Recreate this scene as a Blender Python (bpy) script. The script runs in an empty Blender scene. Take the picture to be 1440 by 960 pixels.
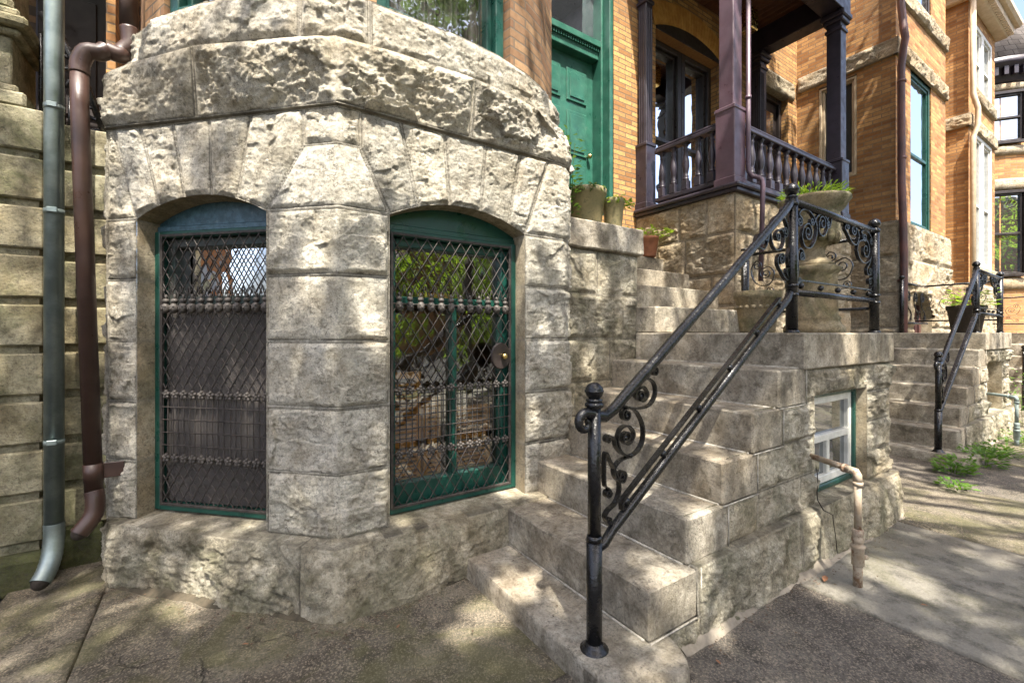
import bpy, math, random
import numpy as np
from mathutils import Vector, noise as mnoise

random.seed(7)
R = math.radians
SC = bpy.context.scene
COL = SC.collection
EYE = 1.33            # camera height
GZ = 0.09             # ground height
YAW = R(33.6)
F = 632.0             # focal length in photo pixels
SY, CY = math.sin(YAW), math.cos(YAW)

def at(px, py, x=None, y=None, z=None):
    """the point of a given plane that the camera sees at a pixel of the photograph"""
    u, v = (px - 720) / F, (468 - py) / F
    dx, dy = SY + CY * u, CY - SY * u
    d = y / dy if y is not None else x / dx if x is not None else (z - EYE) / v
    return Vector((d * dx, d * dy, EYE + d * v))

# ------------------------------------------------------------------ objects
def tag(o, label=None, cat=None, group=None, kind=None):
    if label: o['label'] = label
    if cat: o['category'] = cat
    if group: o['group'] = group
    if kind: o['kind'] = kind
    return o

def wloc(o):
    v = Vector((0, 0, 0))
    while o is not None:
        v += o.location; o = o.parent
    return v

def empty(name, loc, label, cat, group=None):
    o = bpy.data.objects.new(name, None); COL.objects.link(o)
    o.empty_display_size = 0.1
    o.location = loc
    return tag(o, label, cat, group)

def np_mesh(name, V, polys, mat, parent=None, attrs=None, smooth=True):
    """V (n,3); polys: list of index arrays, each (m,k)"""
    V = np.asarray(V, dtype=np.float64)
    if parent is not None:
        V = V - np.array(wloc(parent))
    me = bpy.data.meshes.new(name)
    me.vertices.add(len(V)); me.vertices.foreach_set('co', V.astype(np.float32).ravel())
    idx, tot = [], []
    for p in polys:
        p = np.asarray(p, dtype=np.int32)
        if p.size == 0: continue
        idx.append(p.ravel()); tot.append(np.full(len(p), p.shape[1], dtype=np.int32))
    idx = np.concatenate(idx); tot = np.concatenate(tot)
    start = np.concatenate([[0], np.cumsum(tot)[:-1]]).astype(np.int32)
    me.loops.add(len(idx)); me.loops.foreach_set('vertex_index', idx)
    me.polygons.add(len(tot)); me.polygons.foreach_set('loop_start', start)
    me.polygons.foreach_set('loop_total', tot)
    me.polygons.foreach_set('use_smooth', np.full(len(tot), smooth, dtype=bool))
    me.update(calc_edges=True)
    for k, a in (attrs or {}).items():
        at_ = me.attributes.new(k, 'FLOAT', 'POINT'); at_.data.foreach_set('value', np.asarray(a, dtype=np.float32))
    me.materials.append(mat)
    o = bpy.data.objects.new(name, me); COL.objects.link(o)
    if parent is not None: o.parent = parent
    return o

class MB:
    """collects boxes, tubes, lathes and prisms; build() links them as ONE mesh"""
    def __init__(s): s.v = []; s.f = []; s.sm = []
    def add(s, vs, fs, smooth=False):
        b = len(s.v); s.v += [tuple(p) for p in vs]
        for f in fs: s.f.append(tuple(b + i for i in f)); s.sm.append(smooth)
        return s
    def obox(s, O, U, N, u0, u1, n0, n1, z0, z1, c=0.0):
        """box in a frame: U along the wall, N outward, z up; c = chamfer"""
        O, U, N, Z = Vector(O), Vector(U), Vector(N), Vector((0, 0, 1))
        def P(u, n, z): return O + U * u + N * n + Z * z
        lo, hi = (u0, n0, z0), (u1, n1, z1)
        if c <= 0:
            vs = [P(a, b, d) for d in (z0, z1) for b in (n0, n1) for a in (u0, u1)]
            fs = [(0, 2, 3, 1), (4, 5, 7, 6), (0, 1, 5, 4), (1, 3, 7, 5), (3, 2, 6, 7), (2, 0, 4, 6)]
            return s.add(vs, fs)
        c = min(c, 0.45 * min(abs(h - l) for l, h in zip(lo, hi)))
        vid = {}; vs = []
        for i in (0, 1):
            for j in (0, 1):
                for k in (0, 1):
                    cor = [(lo, hi)[e][a] for a, e in enumerate((i, j, k))]
                    for ax in range(3):
                        q = [cor[a] + (0 if a == ax else (c if (i, j, k)[a] == 0 else -c)) for a in range(3)]
                        vid[i, j, k, ax] = len(vs); vs.append(P(*q))
        fs = []
        for ax in range(3):
            a, b = [q for q in range(3) if q != ax]
            for e in (0, 1):
                f = []
                for (p, q) in ((0, 0), (1, 0), (1, 1), (0, 1)):
                    k = [0, 0, 0]; k[ax] = e; k[a] = p; k[b] = q
                    f.append(vid[tuple(k) + (ax,)])
                fs.append(tuple(f))
        for ax in range(3):
            a, b = [q for q in range(3) if q != ax]
            for p in (0, 1):
                for q in (0, 1):
                    k0 = [0, 0, 0]; k0[a] = p; k0[b] = q; k1 = list(k0); k1[ax] = 1
                    fs.append((vid[tuple(k0) + (a,)], vid[tuple(k1) + (a,)], vid[tuple(k1) + (b,)], vid[tuple(k0) + (b,)]))
        for i in (0, 1):
            for j in (0, 1):
                for k in (0, 1):
                    fs.append(tuple(vid[i, j, k, ax] for ax in range(3)))
        return s.add(vs, fs)
    def box(s, x0, x1, y0, y1, z0, z1, c=0.0):
        return s.obox((0, 0, 0), (1, 0, 0), (0, 1, 0), x0, x1, y0, y1, z0, z1, c)
    def tube(s, pts, r, n=8, cap=True, smooth=True):
        pts = [Vector(p) for p in pts]
        rs = r if isinstance(r, (list, tuple)) else [r] * len(pts)
        vs, fs = [], []
        T0 = (pts[1] - pts[0]).normalized()
        up = Vector((0, 0, 1)) if abs(T0.z) < 0.9 else Vector((1, 0, 0))
        A = T0.cross(up).normalized()
        for i, p in enumerate(pts):
            if i == 0: T = pts[1] - pts[0]
            elif i == len(pts) - 1: T = pts[-1] - pts[-2]
            else: T = (pts[i + 1] - p).normalized() + (p - pts[i - 1]).normalized()
            T = T.normalized() if T.length > 1e-9 else T0
            A = (A - T * A.dot(T)); A = A.normalized() if A.length > 1e-6 else T.orthogonal().normalized()
            B = T.cross(A)
            for k in range(n):
                a = 2 * math.pi * k / n
                vs.append(p + (A * math.cos(a) + B * math.sin(a)) * rs[i])
        for i in range(len(pts) - 1):
            for k in range(n):
                fs.append((i * n + k, i * n + (k + 1) % n, (i + 1) * n + (k + 1) % n, (i + 1) * n + k))
        s.add(vs, fs, smooth)
        if cap:
            b = len(s.v) - len(vs)
            s.f.append(tuple(b + k for k in range(n))[::-1]); s.sm.append(False)
            s.f.append(tuple(b + (len(pts) - 1) * n + k for k in range(n))); s.sm.append(False)
        return s
    def flat(s, pts, side, w, t):
        """flat bar swept along a planar curve: w across the plane (direction side), t in the plane"""
        pts = [Vector(p) for p in pts]; side = Vector(side).normalized()
        ts = t if isinstance(t, (list, tuple)) else [t] * len(pts)
        vs, fs = [], []
        for i, p in enumerate(pts):
            T = (pts[min(i + 1, len(pts) - 1)] - pts[max(i - 1, 0)]).normalized()
            M = T.cross(side).normalized()
            for a, b in ((1, 1), (1, -1), (-1, -1), (-1, 1)):
                vs.append(p + side * (w / 2 * a) + M * (ts[i] / 2 * b))
        for i in range(len(pts) - 1):
            for k in range(4):
                fs.append((i * 4 + k, i * 4 + (k + 1) % 4, (i + 1) * 4 + (k + 1) % 4, (i + 1) * 4 + k))
        fs.append((3, 2, 1, 0)); e = (len(pts) - 1) * 4; fs.append((e, e + 1, e + 2, e + 3))
        return s.add(vs, fs)
    def lathe(s, prof, c=(0, 0, 0), n=20, sq=None):
        """profile of (r, z) turned about the vertical through c"""
        c = Vector(c); vs, fs = [], []
        for (r, z) in prof:
            for k in range(n):
                a = 2 * math.pi * k / n
                vs.append(c + Vector((r * math.cos(a), r * math.sin(a), z)))
        m = len(prof)
        for i in range(m - 1):
            for k in range(n):
                fs.append((i * n + k, i * n + (k + 1) % n, (i + 1) * n + (k + 1) % n, (i + 1) * n + k))
        s.add(vs, fs, True); b = len(s.v) - len(vs)
        s.f.append(tuple(b + k for k in range(n))[::-1]); s.sm.append(False)
        s.f.append(tuple(b + (m - 1) * n + k for k in range(n))); s.sm.append(False)
        return s
    def ball(s, c, r, n=12, sz=1.0):
        prof = [(max(1e-4, r * math.sin(math.pi * i / 9)), -r * sz * math.cos(math.pi * i / 9)) for i in range(10)]
        return s.lathe(prof, c, n)
    def prism(s, poly, O, U, W, N, d):
        """2D polygon (u,w) in the frame O,U,W pushed d along N (W = second in-plane axis)"""
        O, U, W, N = Vector(O), Vector(U), Vector(W), Vector(N)
        n = len(poly)
        vs = [O + U * a + W * b for a, b in poly] + [O + U * a + W * b + N * d for a, b in poly]
        fs = [tuple(range(n))[::-1], tuple(range(n, 2 * n))]
        for i in range(n): fs.append((i, (i + 1) % n, n + (i + 1) % n, n + i))
        return s.add(vs, fs)
    def quad(s, a, b, c, d): return s.add([a, b, c, d], [(0, 1, 2, 3)])
    def build(s, name, mat, parent=None):
        V = np.array(s.v, dtype=np.float64)
        if parent is not None: V = V - np.array(wloc(parent))
        me = bpy.data.meshes.new(name)
        me.from_pydata([tuple(v) for v in V], [], s.f)
        me.polygons.foreach_set('use_smooth', np.array(s.sm, dtype=bool))
        me.materials.append(mat); me.update()
        o = bpy.data.objects.new(name, me); COL.objects.link(o)
        if parent is not None: o.parent = parent
        return o

def children(o): return [c for c in KIDS.get(o.name, [])]
KIDS = {}
def index_kids():
    KIDS.clear()
    for o in bpy.data.objects:
        if o.parent: KIDS.setdefault(o.parent.name, []).append(o)
def copy_tree(o, parent=None, skip=()):
    c = o.copy(); COL.objects.link(c)
    if parent is not None: c.parent = parent
    for ch in children(o):
        if ch.name.split('.')[0] not in skip and ch.get('once') is None: copy_tree(ch, c, skip)
    return c

# ------------------------------------------------------------------ noise for stone
def hsh(i, j, k):
    return np.modf(np.abs(np.sin(i * 127.1 + j * 311.7 + k * 74.7) * 43758.5453))[0]
def vnoise(x, y, k=0):
    xi, yi = np.floor(x), np.floor(y); fx, fy = x - xi, y - yi
    fx = fx * fx * (3 - 2 * fx); fy = fy * fy * (3 - 2 * fy)
    a = hsh(xi, yi, k) * (1 - fx) + hsh(xi + 1, yi, k) * fx
    b = hsh(xi, yi + 1, k) * (1 - fx) + hsh(xi + 1, yi + 1, k) * fx
    return a * (1 - fy) + b * fy - 0.5
def fbm(x, y, k=0, o=4):
    r = 0; a = 1.0
    for i in range(o):
        r = r + a * vnoise(x * 2 ** i, y * 2 ** i, k + i * 3); a *= 0.5
    return r
def chips(x, y, k, tilt=1.0):
    """random tilted facets with broken steps between them"""
    x = x + 0.35 * fbm(x * 1.7, y * 1.7, k + 11, 3); y = y + 0.35 * fbm(x * 1.7, y * 1.7, k + 23, 3)
    xi, yi = np.floor(x), np.floor(y)
    best = np.full(x.shape, 9.0); out = np.zeros(x.shape)
    for a in (-1, 0, 1):
        for b in (-1, 0, 1):
            cx, cy = xi + a, yi + b
            sx, sy = cx + hsh(cx, cy, k + 1), cy + hsh(cx, cy, k + 2)
            d = (x - sx) ** 2 + (y - sy) ** 2
            h = (hsh(cx, cy, k + 3) - 0.5) + tilt * ((hsh(cx, cy, k + 4) - 0.5) * (x - sx) + (hsh(cx, cy, k + 5) - 0.25) * (y - sy))
            m = d < best
            best = np.where(m, d, best); out = np.where(m, h, out)
    return out
def sstep(a, b, x):
    t = np.clip((x - a) / (b - a), 0, 1); return t * t * (3 - 2 * t)

def cum(p):
    p = np.asarray(p, float)
    return np.concatenate([[0], np.cumsum(np.hypot(*np.diff(p, axis=0).T))])

class Opening:
    def __init__(s, a, b, z0, spring, rise=0.0):
        s.a, s.b, s.z0, s.sp, s.rise = a, b, z0, spring, rise
        w = (b - a) / 2; s.m = (a + b) / 2
        if rise > 1e-6:
            s.r = (w * w + rise * rise) / (2 * rise); s.cz = spring + rise - s.r
    def top(s, u):
        u = np.clip(u, s.a, s.b)
        if s.rise <= 1e-6: return np.full(np.shape(u), s.sp, dtype=float)
        return s.cz + np.sqrt(s.r ** 2 - (u - s.m) ** 2)
    def dist(s, u, z):
        du = np.maximum(np.maximum(s.a - u, u - s.b), 0)
        dz = np.maximum(np.maximum(z - s.top(u), s.z0 - z), 0)
        return np.hypot(du, dz)

def rect(a, b, z0, z1): return [(a, z0), (b, z0), (b, z1), (a, z1)]
def course(a, b, z0, z1, joints):
    xs = [a] + [j for j in joints if a < j < b] + [b]
    return [rect(p, q, z0, z1) for p, q in zip(xs[:-1], xs[1:])]

def rock(name, pb, pt, z0, z1, blocks, mat, parent, amp=0.03, bulge=0.012, margin=0.035, step=0.006,
         openings=(), flats=(), cuts=(), ridges=(), cap=0.0, caprise=0.0, under=0.0, seed=0, scale=7.0, joint=0.0035,
         edge_keep=0.1, inset=0.0):
    """rock faced ashlar wall as one displaced sheet: blocks are convex polygons in (s, z)"""
    pb, pt = np.asarray(pb, float), np.asarray(pt, float)
    cs = cum(pb)
    brk = sorted(set([float(c) for c in cs] + [q for o in openings for q in (o.a, o.b)]))
    S = [np.array([brk[0]])]
    for a, b in zip(brk[:-1], brk[1:]):
        if b - a < 1e-6: continue
        n = max(1, int(math.ceil((b - a) / step))); S.append(np.linspace(a, b, n + 1)[1:])
    S = np.concatenate(S)
    zb = sorted(set([z0, z1] + [o.z0 for o in openings if z0 < o.z0 < z1] + [o.sp for o in openings if o.rise < 1e-6 and z0 < o.sp < z1]))
    Z = [np.array([zb[0]])]
    for a, b in zip(zb[:-1], zb[1:]):
        n = max(1, int(math.ceil((b - a) / step))); Z.append(np.linspace(a, b, n + 1)[1:])
    Z = np.concatenate(Z)
    s, z = np.meshgrid(S, Z, indexing='ij')
    inside = np.zeros(s.shape, bool)
    for o in openings:
        col = (s > o.a - 1e-6) & (s < o.b + 1e-6)
        tp = o.top(s)
        if o.rise > 1e-6:
            nxt = np.concatenate([z[:, 1:], z[:, -1:] + 9], axis=1)
            snap = col & (z <= tp) & (nxt > tp)
            z = np.where(snap, tp, z)
        inside |= (s > o.a + 1e-6) & (s < o.b - 1e-6) & (z < o.top(s) - 1e-6) & (z > o.z0 - 1e-6 if o.z0 <= z0 + 1e-6 else z > o.z0 + 1e-6)
    for (a, b, c, d) in cuts: inside |= (s > a) & (s < b) & (z > c) & (z < d)
    t = (z - z0) / (z1 - z0)
    B = np.stack([np.interp(S, cs, pb[:, i]) for i in (0, 1)], -1)
    T = np.stack([np.interp(S, cs, pt[:, i]) for i in (0, 1)], -1)
    P = B[:, None, :] * (1 - t[..., None]) + T[:, None, :] * t[..., None]
    def tang(Q):
        d = np.zeros_like(Q); d[1:-1] = Q[2:] - Q[:-2]; d[0] = Q[1] - Q[0]; d[-1] = Q[-1] - Q[-2]
        return d / np.linalg.norm(d, axis=-1, keepdims=True)
    tb = tang(B); N = np.stack([tb[:, 1], -tb[:, 0]], -1)
    # edge distance and block id
    ed = np.full(s.shape, -1.0); bid = np.full(s.shape, -1.0)
    for k, poly in enumerate(blocks):
        poly = np.asarray(poly, float); n = len(poly)
        ar = sum(poly[i][0] * poly[(i + 1) % n][1] - poly[(i + 1) % n][0] * poly[i][1] for i in range(n))
        if ar < 0: poly = poly[::-1]
        d = np.full(s.shape, 9.0)
        for i in range(n):
            a, b = poly[i], poly[(i + 1) % n]; e = b - a; L = math.hypot(*e)
            if L < 1e-6: continue
            d = np.minimum(d, (e[0] * (z - a[1]) - e[1] * (s - a[0])) / L)
        m = d > ed
        ed = np.where(m, d, ed); bid = np.where(m & (d > -0.02), k, bid)
    rnd = hsh(bid, bid * 0.37 + seed, 5.0 + seed); rnd2 = hsh(bid + 3.1, bid * 0.71, 9.0 + seed)
    wob = 0.006 * vnoise(s * 30, z * 30, seed + 40)
    mask = sstep(0.004, margin, ed + wob)
    mask = np.maximum(mask, edge_keep * (ed > joint))
    for o in openings: mask = mask * sstep(0.0, 0.022, o.dist(s, z) + wob)
    for rs in ridges: mask = mask * (0.12 + 0.88 * sstep(0.004, 0.045, np.abs(s - rs) + 2 * wob))
    ox, oz = s + bid * 3.7, z + bid * 5.3
    base = fbm(ox * scale * 0.5, oz * scale * 0.85, seed + 3, 4) + 0.07 * fbm(ox * 26, oz * 34, seed + 9, 3)
    q = 0.26; fr = base / q - np.floor(base / q)
    terr = (np.floor(base / q) + sstep(0.0, 0.30, fr) * 0.8 + 0.2 * fr) * q
    mod = sstep(-0.12, 0.30, fbm(ox * scale * 0.55 + 7.7, oz * scale * 0.7, seed + 12, 2))
    h = 0.60 * chips(ox * scale * 0.55, oz * scale * 0.9, seed + 1, 1.7) + 0.75 * terr \
        + (0.3 + 0.7 * mod) * (0.34 * chips(ox * scale * 1.9, oz * scale * 3.2, seed + 2, 1.6) + 0.20 * chips(ox * scale * 4.6, oz * scale * 7.5, seed + 5, 1.8)) \
        + 0.16 * fbm(ox * 48, oz * 60, seed + 4, 3)
    D = mask * (bulge + amp * (h * (0.65 + 0.7 * rnd2))) - inset
    D = np.maximum(D, -0.02)
    jw = joint * (1 + 0.5 * vnoise(s * 14, z * 14, seed + 60))
    jm = np.where(ed < jw * 0.62, 1.0, np.where(ed < jw * 1.75, -1.0, 0.0)) * (0.75 + 0.8 * np.clip(vnoise(s * 6, z * 6, seed + 61), -0.5, 0.3))
    D = np.where(jm > 0, 0.001 - inset + 0.002 * vnoise(s * 80, z * 80, seed), np.where(jm < 0, np.minimum(D, -0.003), D))
    D += 0.0012 * fbm(s * 70, z * 70, seed + 6, 2)
    for (a, b, c, d) in flats:
        fm = (s > a) & (s < b) & (z > c) & (z < d); D = np.where(fm, -0.012, D); jm = np.where(fm, 0.0, jm)
    V = np.concatenate([P + N[:, None, :] * D[..., None], z[..., None]], -1)
    tint = (rnd - 0.5) * 2
    nS, nZ = s.shape
    keep = ~inside
    rows = [V]; tints = [tint]; jms = [jm]; keeps = [keep]
    if cap:
        w_ = cap * 0.5; I_ = np.concatenate([[[0, 0]], np.cumsum((N[1:] + N[:-1]) / 2 * np.diff(S)[:, None], axis=0)])
        lo_s, hi_s = np.maximum(S - w_, S[0]), np.minimum(S + w_, S[-1])
        NC = np.stack([np.interp(hi_s, S, I_[:, i]) - np.interp(lo_s, S, I_[:, i]) for i in (0, 1)], -1); NC /= np.linalg.norm(NC, axis=1, keepdims=True)
        E = V[:, -1:, :]
        for k in (1, 2, 3):
            q = E.copy(); q[..., :2] -= (NC * (cap * k / 3))[:, None, :]; q[..., 2] += caprise * k / 3 + 0.004 * vnoise(S * 9, S * 0 + k, seed + 50)[:, None]
            rows.append(q); tints.append(tint[:, -1:]); jms.append(jm[:, -2:-1]); keeps.append(keep[:, -1:])
    if under:
        q = V[:, :1, :].copy(); q[..., :2] -= (N * under)[:, None, :]
        rows.insert(0, q); tints.insert(0, tint[:, :1]); jms.insert(0, jm[:, :1] * 0); keeps.insert(0, keep[:, :1])
    V = np.concatenate(rows, 1); tint = np.concatenate(tints, 1); jm = np.concatenate(jms, 1); keep = np.concatenate(keeps, 1)
    nZ = V.shape[1]
    I = np.arange(nS * nZ).reshape(nS, nZ)
    Q = np.stack([I[:-1, :-1], I[1:, :-1], I[1:, 1:], I[:-1, 1:]], -1).reshape(-1, 4)
    kk = keep.ravel(); Q = Q[kk[Q].all(1)]
    # do not bridge columns a..b through a one-cell opening edge
    used = np.unique(Q); remap = np.full(nS * nZ, -1); remap[used] = np.arange(len(used))
    V = V.reshape(-1, 3)[used]
    o = np_mesh(name, V, [remap[Q]], mat, parent, {'tint': tint.ravel()[used], 'joint': jm.ravel()[used]})
    return o

def path_at(pb, s):
    pb = np.asarray(pb, float); cs = cum(pb)
    p = np.array([np.interp(s, cs, pb[:, 0]), np.interp(s, cs, pb[:, 1])])
    e = 1e-3
    q = np.array([np.interp(s + e, cs, pb[:, 0]), np.interp(s + e, cs, pb[:, 1])]) if s + e <= cs[-1] else p
    r = np.array([np.interp(s - e, cs, pb[:, 0]), np.interp(s - e, cs, pb[:, 1])])
    t = (q - r); t /= np.linalg.norm(t)
    return p, t

def reveal(name, O, U, N, op, depth, mat, parent, zj=(), smooth=False, s0=0.0):
    """jambs and arch soffit of an opening, from the wall face inward; O is where s = s0"""
    O, U, N = Vector(O), Vector(U), Vector(N)
    pts = []
    zs = sorted([z for z in zj if op.z0 < z < op.sp] + [op.z0, op.sp])
    for z in zs: pts.append((op.a, z))
    us = np.linspace(op.a, op.b, 25)[1:-1]
    if op.rise > 1e-6: pts += [(float(u), float(op.top(u))) for u in us]
    for z in zs[::-1]: pts.append((op.b, z))
    V, Q, J, T = [], [], [], []
    nd = 5
    for i in range(len(pts) - 1):
        a, b = pts[i], pts[i + 1]; n = max(1, int(math.hypot(a[0] - b[0], a[1] - b[1]) / 0.02))
        seg = np.linspace(0, 1, n + 1)
        base = len(V); tr = random.uniform(-1, 1)
        for q, f in enumerate(seg):
            u, z = a[0] + (b[0] - a[0]) * f, a[1] + (b[1] - a[1]) * f
            for k in range(nd + 1):
                w = 0.0015 * mnoise.noise((u * 20, z * 20, k * 0.9))
                p = O + U * (u - s0) - N * (depth * k / nd) + Vector((0, 0, z)) + U * w
                V.append(tuple(p)); T.append(tr); J.append(1.0 if q in (0, n) and i not in () and a[0] == b[0] else 0.0)
        for q in range(n):
            for k in range(nd):
                c = base + q * (nd + 1) + k
                Q.append((c, c + 1, c + nd + 2, c + nd + 1))
    J = [0.6 * j for j in J]
    return np_mesh(name, V, [Q], mat, parent, {'tint': T, 'joint': J})

def wall(mb, O, U, N, u0, u1, z0, z1, holes=(), depth=0.15):
    """flat wall face with rectangular holes (u0,u1,z0,z1) and their reveals"""
    O, U, N, Zv = Vector(O), Vector(U), Vector(N), Vector((0, 0, 1))
    P = lambda u, n, z: O + U * u + N * n + Zv * z
    us = sorted(set([u0, u1] + [h[i] for h in holes for i in (0, 1)])); zs = sorted(set([z0, z1] + [h[i] for h in holes for i in (2, 3)]))
    for a, b in zip(us[:-1], us[1:]):
        for c, d in zip(zs[:-1], zs[1:]):
            if any(h[0] - 1e-6 < a and b < h[1] + 1e-6 and h[2] - 1e-6 < c and d < h[3] + 1e-6 for h in holes): continue
            mb.quad(P(a, 0, c), P(b, 0, c), P(b, 0, d), P(a, 0, d))
    for h in holes:
        a, b, c, d = h
        mb.quad(P(a, 0, c), P(a, -depth, c), P(a, -depth, d), P(a, 0, d))
        mb.quad(P(b, 0, c), P(b, -depth, c), P(b, -depth, d), P(b, 0, d))
        mb.quad(P(a, 0, d), P(a, -depth, d), P(b, -depth, d), P(b, 0, d))
        mb.quad(P(a, 0, c), P(a, -depth, c), P(b, -depth, c), P(b, 0, c))
    return mb

def worn(name, boxes, mat, parent, c=0.008, amp=0.0025, cut=0.05, seed=0):
    """one block of dressed stone: chamfered box, cut up and gently worn"""
    import bmesh
    mb = MB()
    for b in boxes: mb.box(*b, c=c)
    V = np.array(mb.v); off = np.array(wloc(parent)) if parent else 0
    bm = bmesh.new(); vs = [bm.verts.new(tuple(p)) for p in V - off]
    for f in mb.f: bm.faces.new([vs[i] for i in f])
    for _ in range(6):
        es = [e for e in bm.edges if e.calc_length() > cut]
        if not es: break
        bmesh.ops.subdivide_edges(bm, edges=es, cuts=1, use_grid_fill=True)
    bm.normal_update()
    for v in bm.verts:
        p = v.co + Vector(off) if parent else v.co
        n = mnoise.fractal((p.x * 9 + seed, p.y * 9, p.z * 9), 1.0, 2.0, 4)
        v.co += v.normal * amp * n
    me = bpy.data.meshes.new(name); bm.to_mesh(me); bm.free()
    at_ = me.attributes.new('tint', 'FLOAT', 'POINT')
    at_.data.foreach_set('value', np.full(len(me.vertices), random.uniform(-0.6, 0.6), dtype=np.float32))
    me.polygons.foreach_set('use_smooth', np.ones(len(me.polygons), dtype=bool)); me.set_sharp_from_angle(angle=R(28))
    me.materials.append(mat); o = bpy.data.objects.new(name, me); COL.objects.link(o)
    if parent is not None: o.parent = parent
    return o

def scroll_path(c1, mids, c2, turns=1.35, rend=0.25):
    """flat scroll through mids with a spiral eye about c1 at its start and c2 at its end (2D)"""
    m = [np.array(p, float) for p in mids]
    def eye(c, p, prev):
        c = np.array(c, float); d = p - c; t = p - prev
        sg = 1.0 if d[0] * t[1] - d[1] * t[0] > 0 else -1.0
        r0, a0 = math.hypot(*d), math.atan2(d[1], d[0]); n = 26
        return [c + r0 * (1 - (1 - rend) * (k / n) ** 0.8) * np.array([math.cos(a0 + sg * 2 * math.pi * turns * k / n), math.sin(a0 + sg * 2 * math.pi * turns * k / n)]) for k in range(1, n + 1)]
    body = []
    for i in range(len(m) - 1):
        a, b, c, d = m[max(i - 1, 0)], m[i], m[i + 1], m[min(i + 2, len(m) - 1)]
        for f in np.linspace(0, 1, 7)[:-1]: body.append(0.5 * ((2 * b) + (c - a) * f + (2 * a - 5 * b + 4 * c - d) * f * f + (3 * b - 3 * c + d - a) * f ** 3))
    body.append(m[-1])
    out = (eye(c1, m[0], m[1])[::-1] if c1 is not None else []) + body + (eye(c2, m[-1], m[-2]) if c2 is not None else [])
    return [(float(p[0]), float(p[1])) for p in out]

def curl(p, q, kind='C', k0=2.0, A=62.0, flip=1, n=90, a=0.22, pw=4):
    """C or S scroll: two spiral ends; the curve passes p at a and q at 1-a (2D)"""
    s = np.linspace(0, 1, n); x = 2 * s - 1
    k = (k0 + A * np.abs(x) ** pw) * (np.sign(x) if kind == 'S' else 1.0) * flip
    th = np.concatenate([[0], np.cumsum((k[1:] + k[:-1]) / 2 * np.diff(s))])
    X = np.concatenate([[0], np.cumsum(np.cos((th[1:] + th[:-1]) / 2) * np.diff(s))])
    Y = np.concatenate([[0], np.cumsum(np.sin((th[1:] + th[:-1]) / 2) * np.diff(s))])
    z = X + 1j * Y
    i, j = int(a * n), int((1 - a) * n)
    P, Qc = complex(*p), complex(*q)
    m = (Qc - P) / (z[j] - z[i])
    z = (z - z[i]) * m + P
    return [(c.real, c.imag) for c in z]
# ------------------------------------------------------------------ materials
class NT:
    def __init__(s, name):
        s.m = bpy.data.materials.new(name); s.m.use_nodes = True
        s.t = s.m.node_tree; s.t.nodes.clear()
        s.out = s.t.nodes.new('ShaderNodeOutputMaterial')
    def n(s, typ, ins=None, **props):
        nd = s.t.nodes.new('ShaderNode' + typ)
        for k, v in props.items(): setattr(nd, k, v)
        for k, v in (ins or {}).items():
            sock = nd.inputs[k]
            if hasattr(v, 'is_output') or isinstance(v, bpy.types.NodeSocket): s.t.links.new(v, sock)
            else:
                if isinstance(v, (tuple, list)) and len(v) == 3 and sock.type == 'RGBA': v = (*v, 1)
                sock.default_value = v
        return nd
    def pos(s): return s.n('NewGeometry').outputs['Position']
    def noise(s, vec, scale, detail=5, rough=0.55, dist=0.0, out='Fac'):
        return s.n('TexNoise', {'Vector': vec, 'Scale': scale, 'Detail': detail, 'Roughness': rough, 'Distortion': dist}).outputs[out]
    def ramp(s, fac, stops):
        nd = s.n('ValToRGB', {'Fac': fac}); e = nd.color_ramp.elements
        while len(e) > 1: e.remove(e[-1])
        for i, (p, c) in enumerate(stops):
            el = e[0] if i == 0 else e.new(p)
            el.position = p; c = (c, c, c) if not isinstance(c, (tuple, list)) else c
            el.color = (*c, 1)
        return nd.outputs['Color']
    def mix(s, fac, a, b, mode='MIX'):
        nd = s.n('Mix', None, data_type='RGBA', blend_type=mode)
        for k, v in ((0, fac), (6, a), (7, b)):
            if isinstance(v, bpy.types.NodeSocket): s.t.links.new(v, nd.inputs[k])
            else: nd.inputs[k].default_value = (*v, 1) if isinstance(v, (tuple, list)) and len(v) == 3 else v
        return nd.outputs[2]
    def math(s, op, a, b=0.0, c=0.0, clamp=False):
        nd = s.n('Math', None, operation=op, use_clamp=clamp)
        for i, v in enumerate((a, b, c)):
            if isinstance(v, bpy.types.NodeSocket): s.t.links.new(v, nd.inputs[i])
            else: nd.inputs[i].default_value = v
        return nd.outputs[0]
    def attr(s, name): return s.n('Attribute', None, attribute_name=name).outputs['Fac']
    def bump(s, h, dist, strength=1.0, normal=None):
        nd = s.n('Bump', {'Height': h, 'Distance': dist, 'Strength': strength})
        if normal is not None: s.t.links.new(normal, nd.inputs['Normal'])
        return nd.outputs[0]
    def done(s, col, rough=0.8, normal=None, spec=0.5, metal=0.0, coat=0.0, **kw):
        p = s.n('BsdfPrincipled')
        for k, v in (('Base Color', col), ('Roughness', rough), ('Specular IOR Level', spec), ('Metallic', metal), ('Coat Weight', coat)):
            if isinstance(v, bpy.types.NodeSocket): s.t.links.new(v, p.inputs[k])
            else: p.inputs[k].default_value = (*v, 1) if isinstance(v, (tuple, list)) and len(v) == 3 else v
        if normal is not None: s.t.links.new(normal, p.inputs['Normal'])
        for k, v in kw.items(): p.inputs[k].default_value = v
        s.t.links.new(p.outputs[0], s.out.inputs[0])
        return s.m

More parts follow.
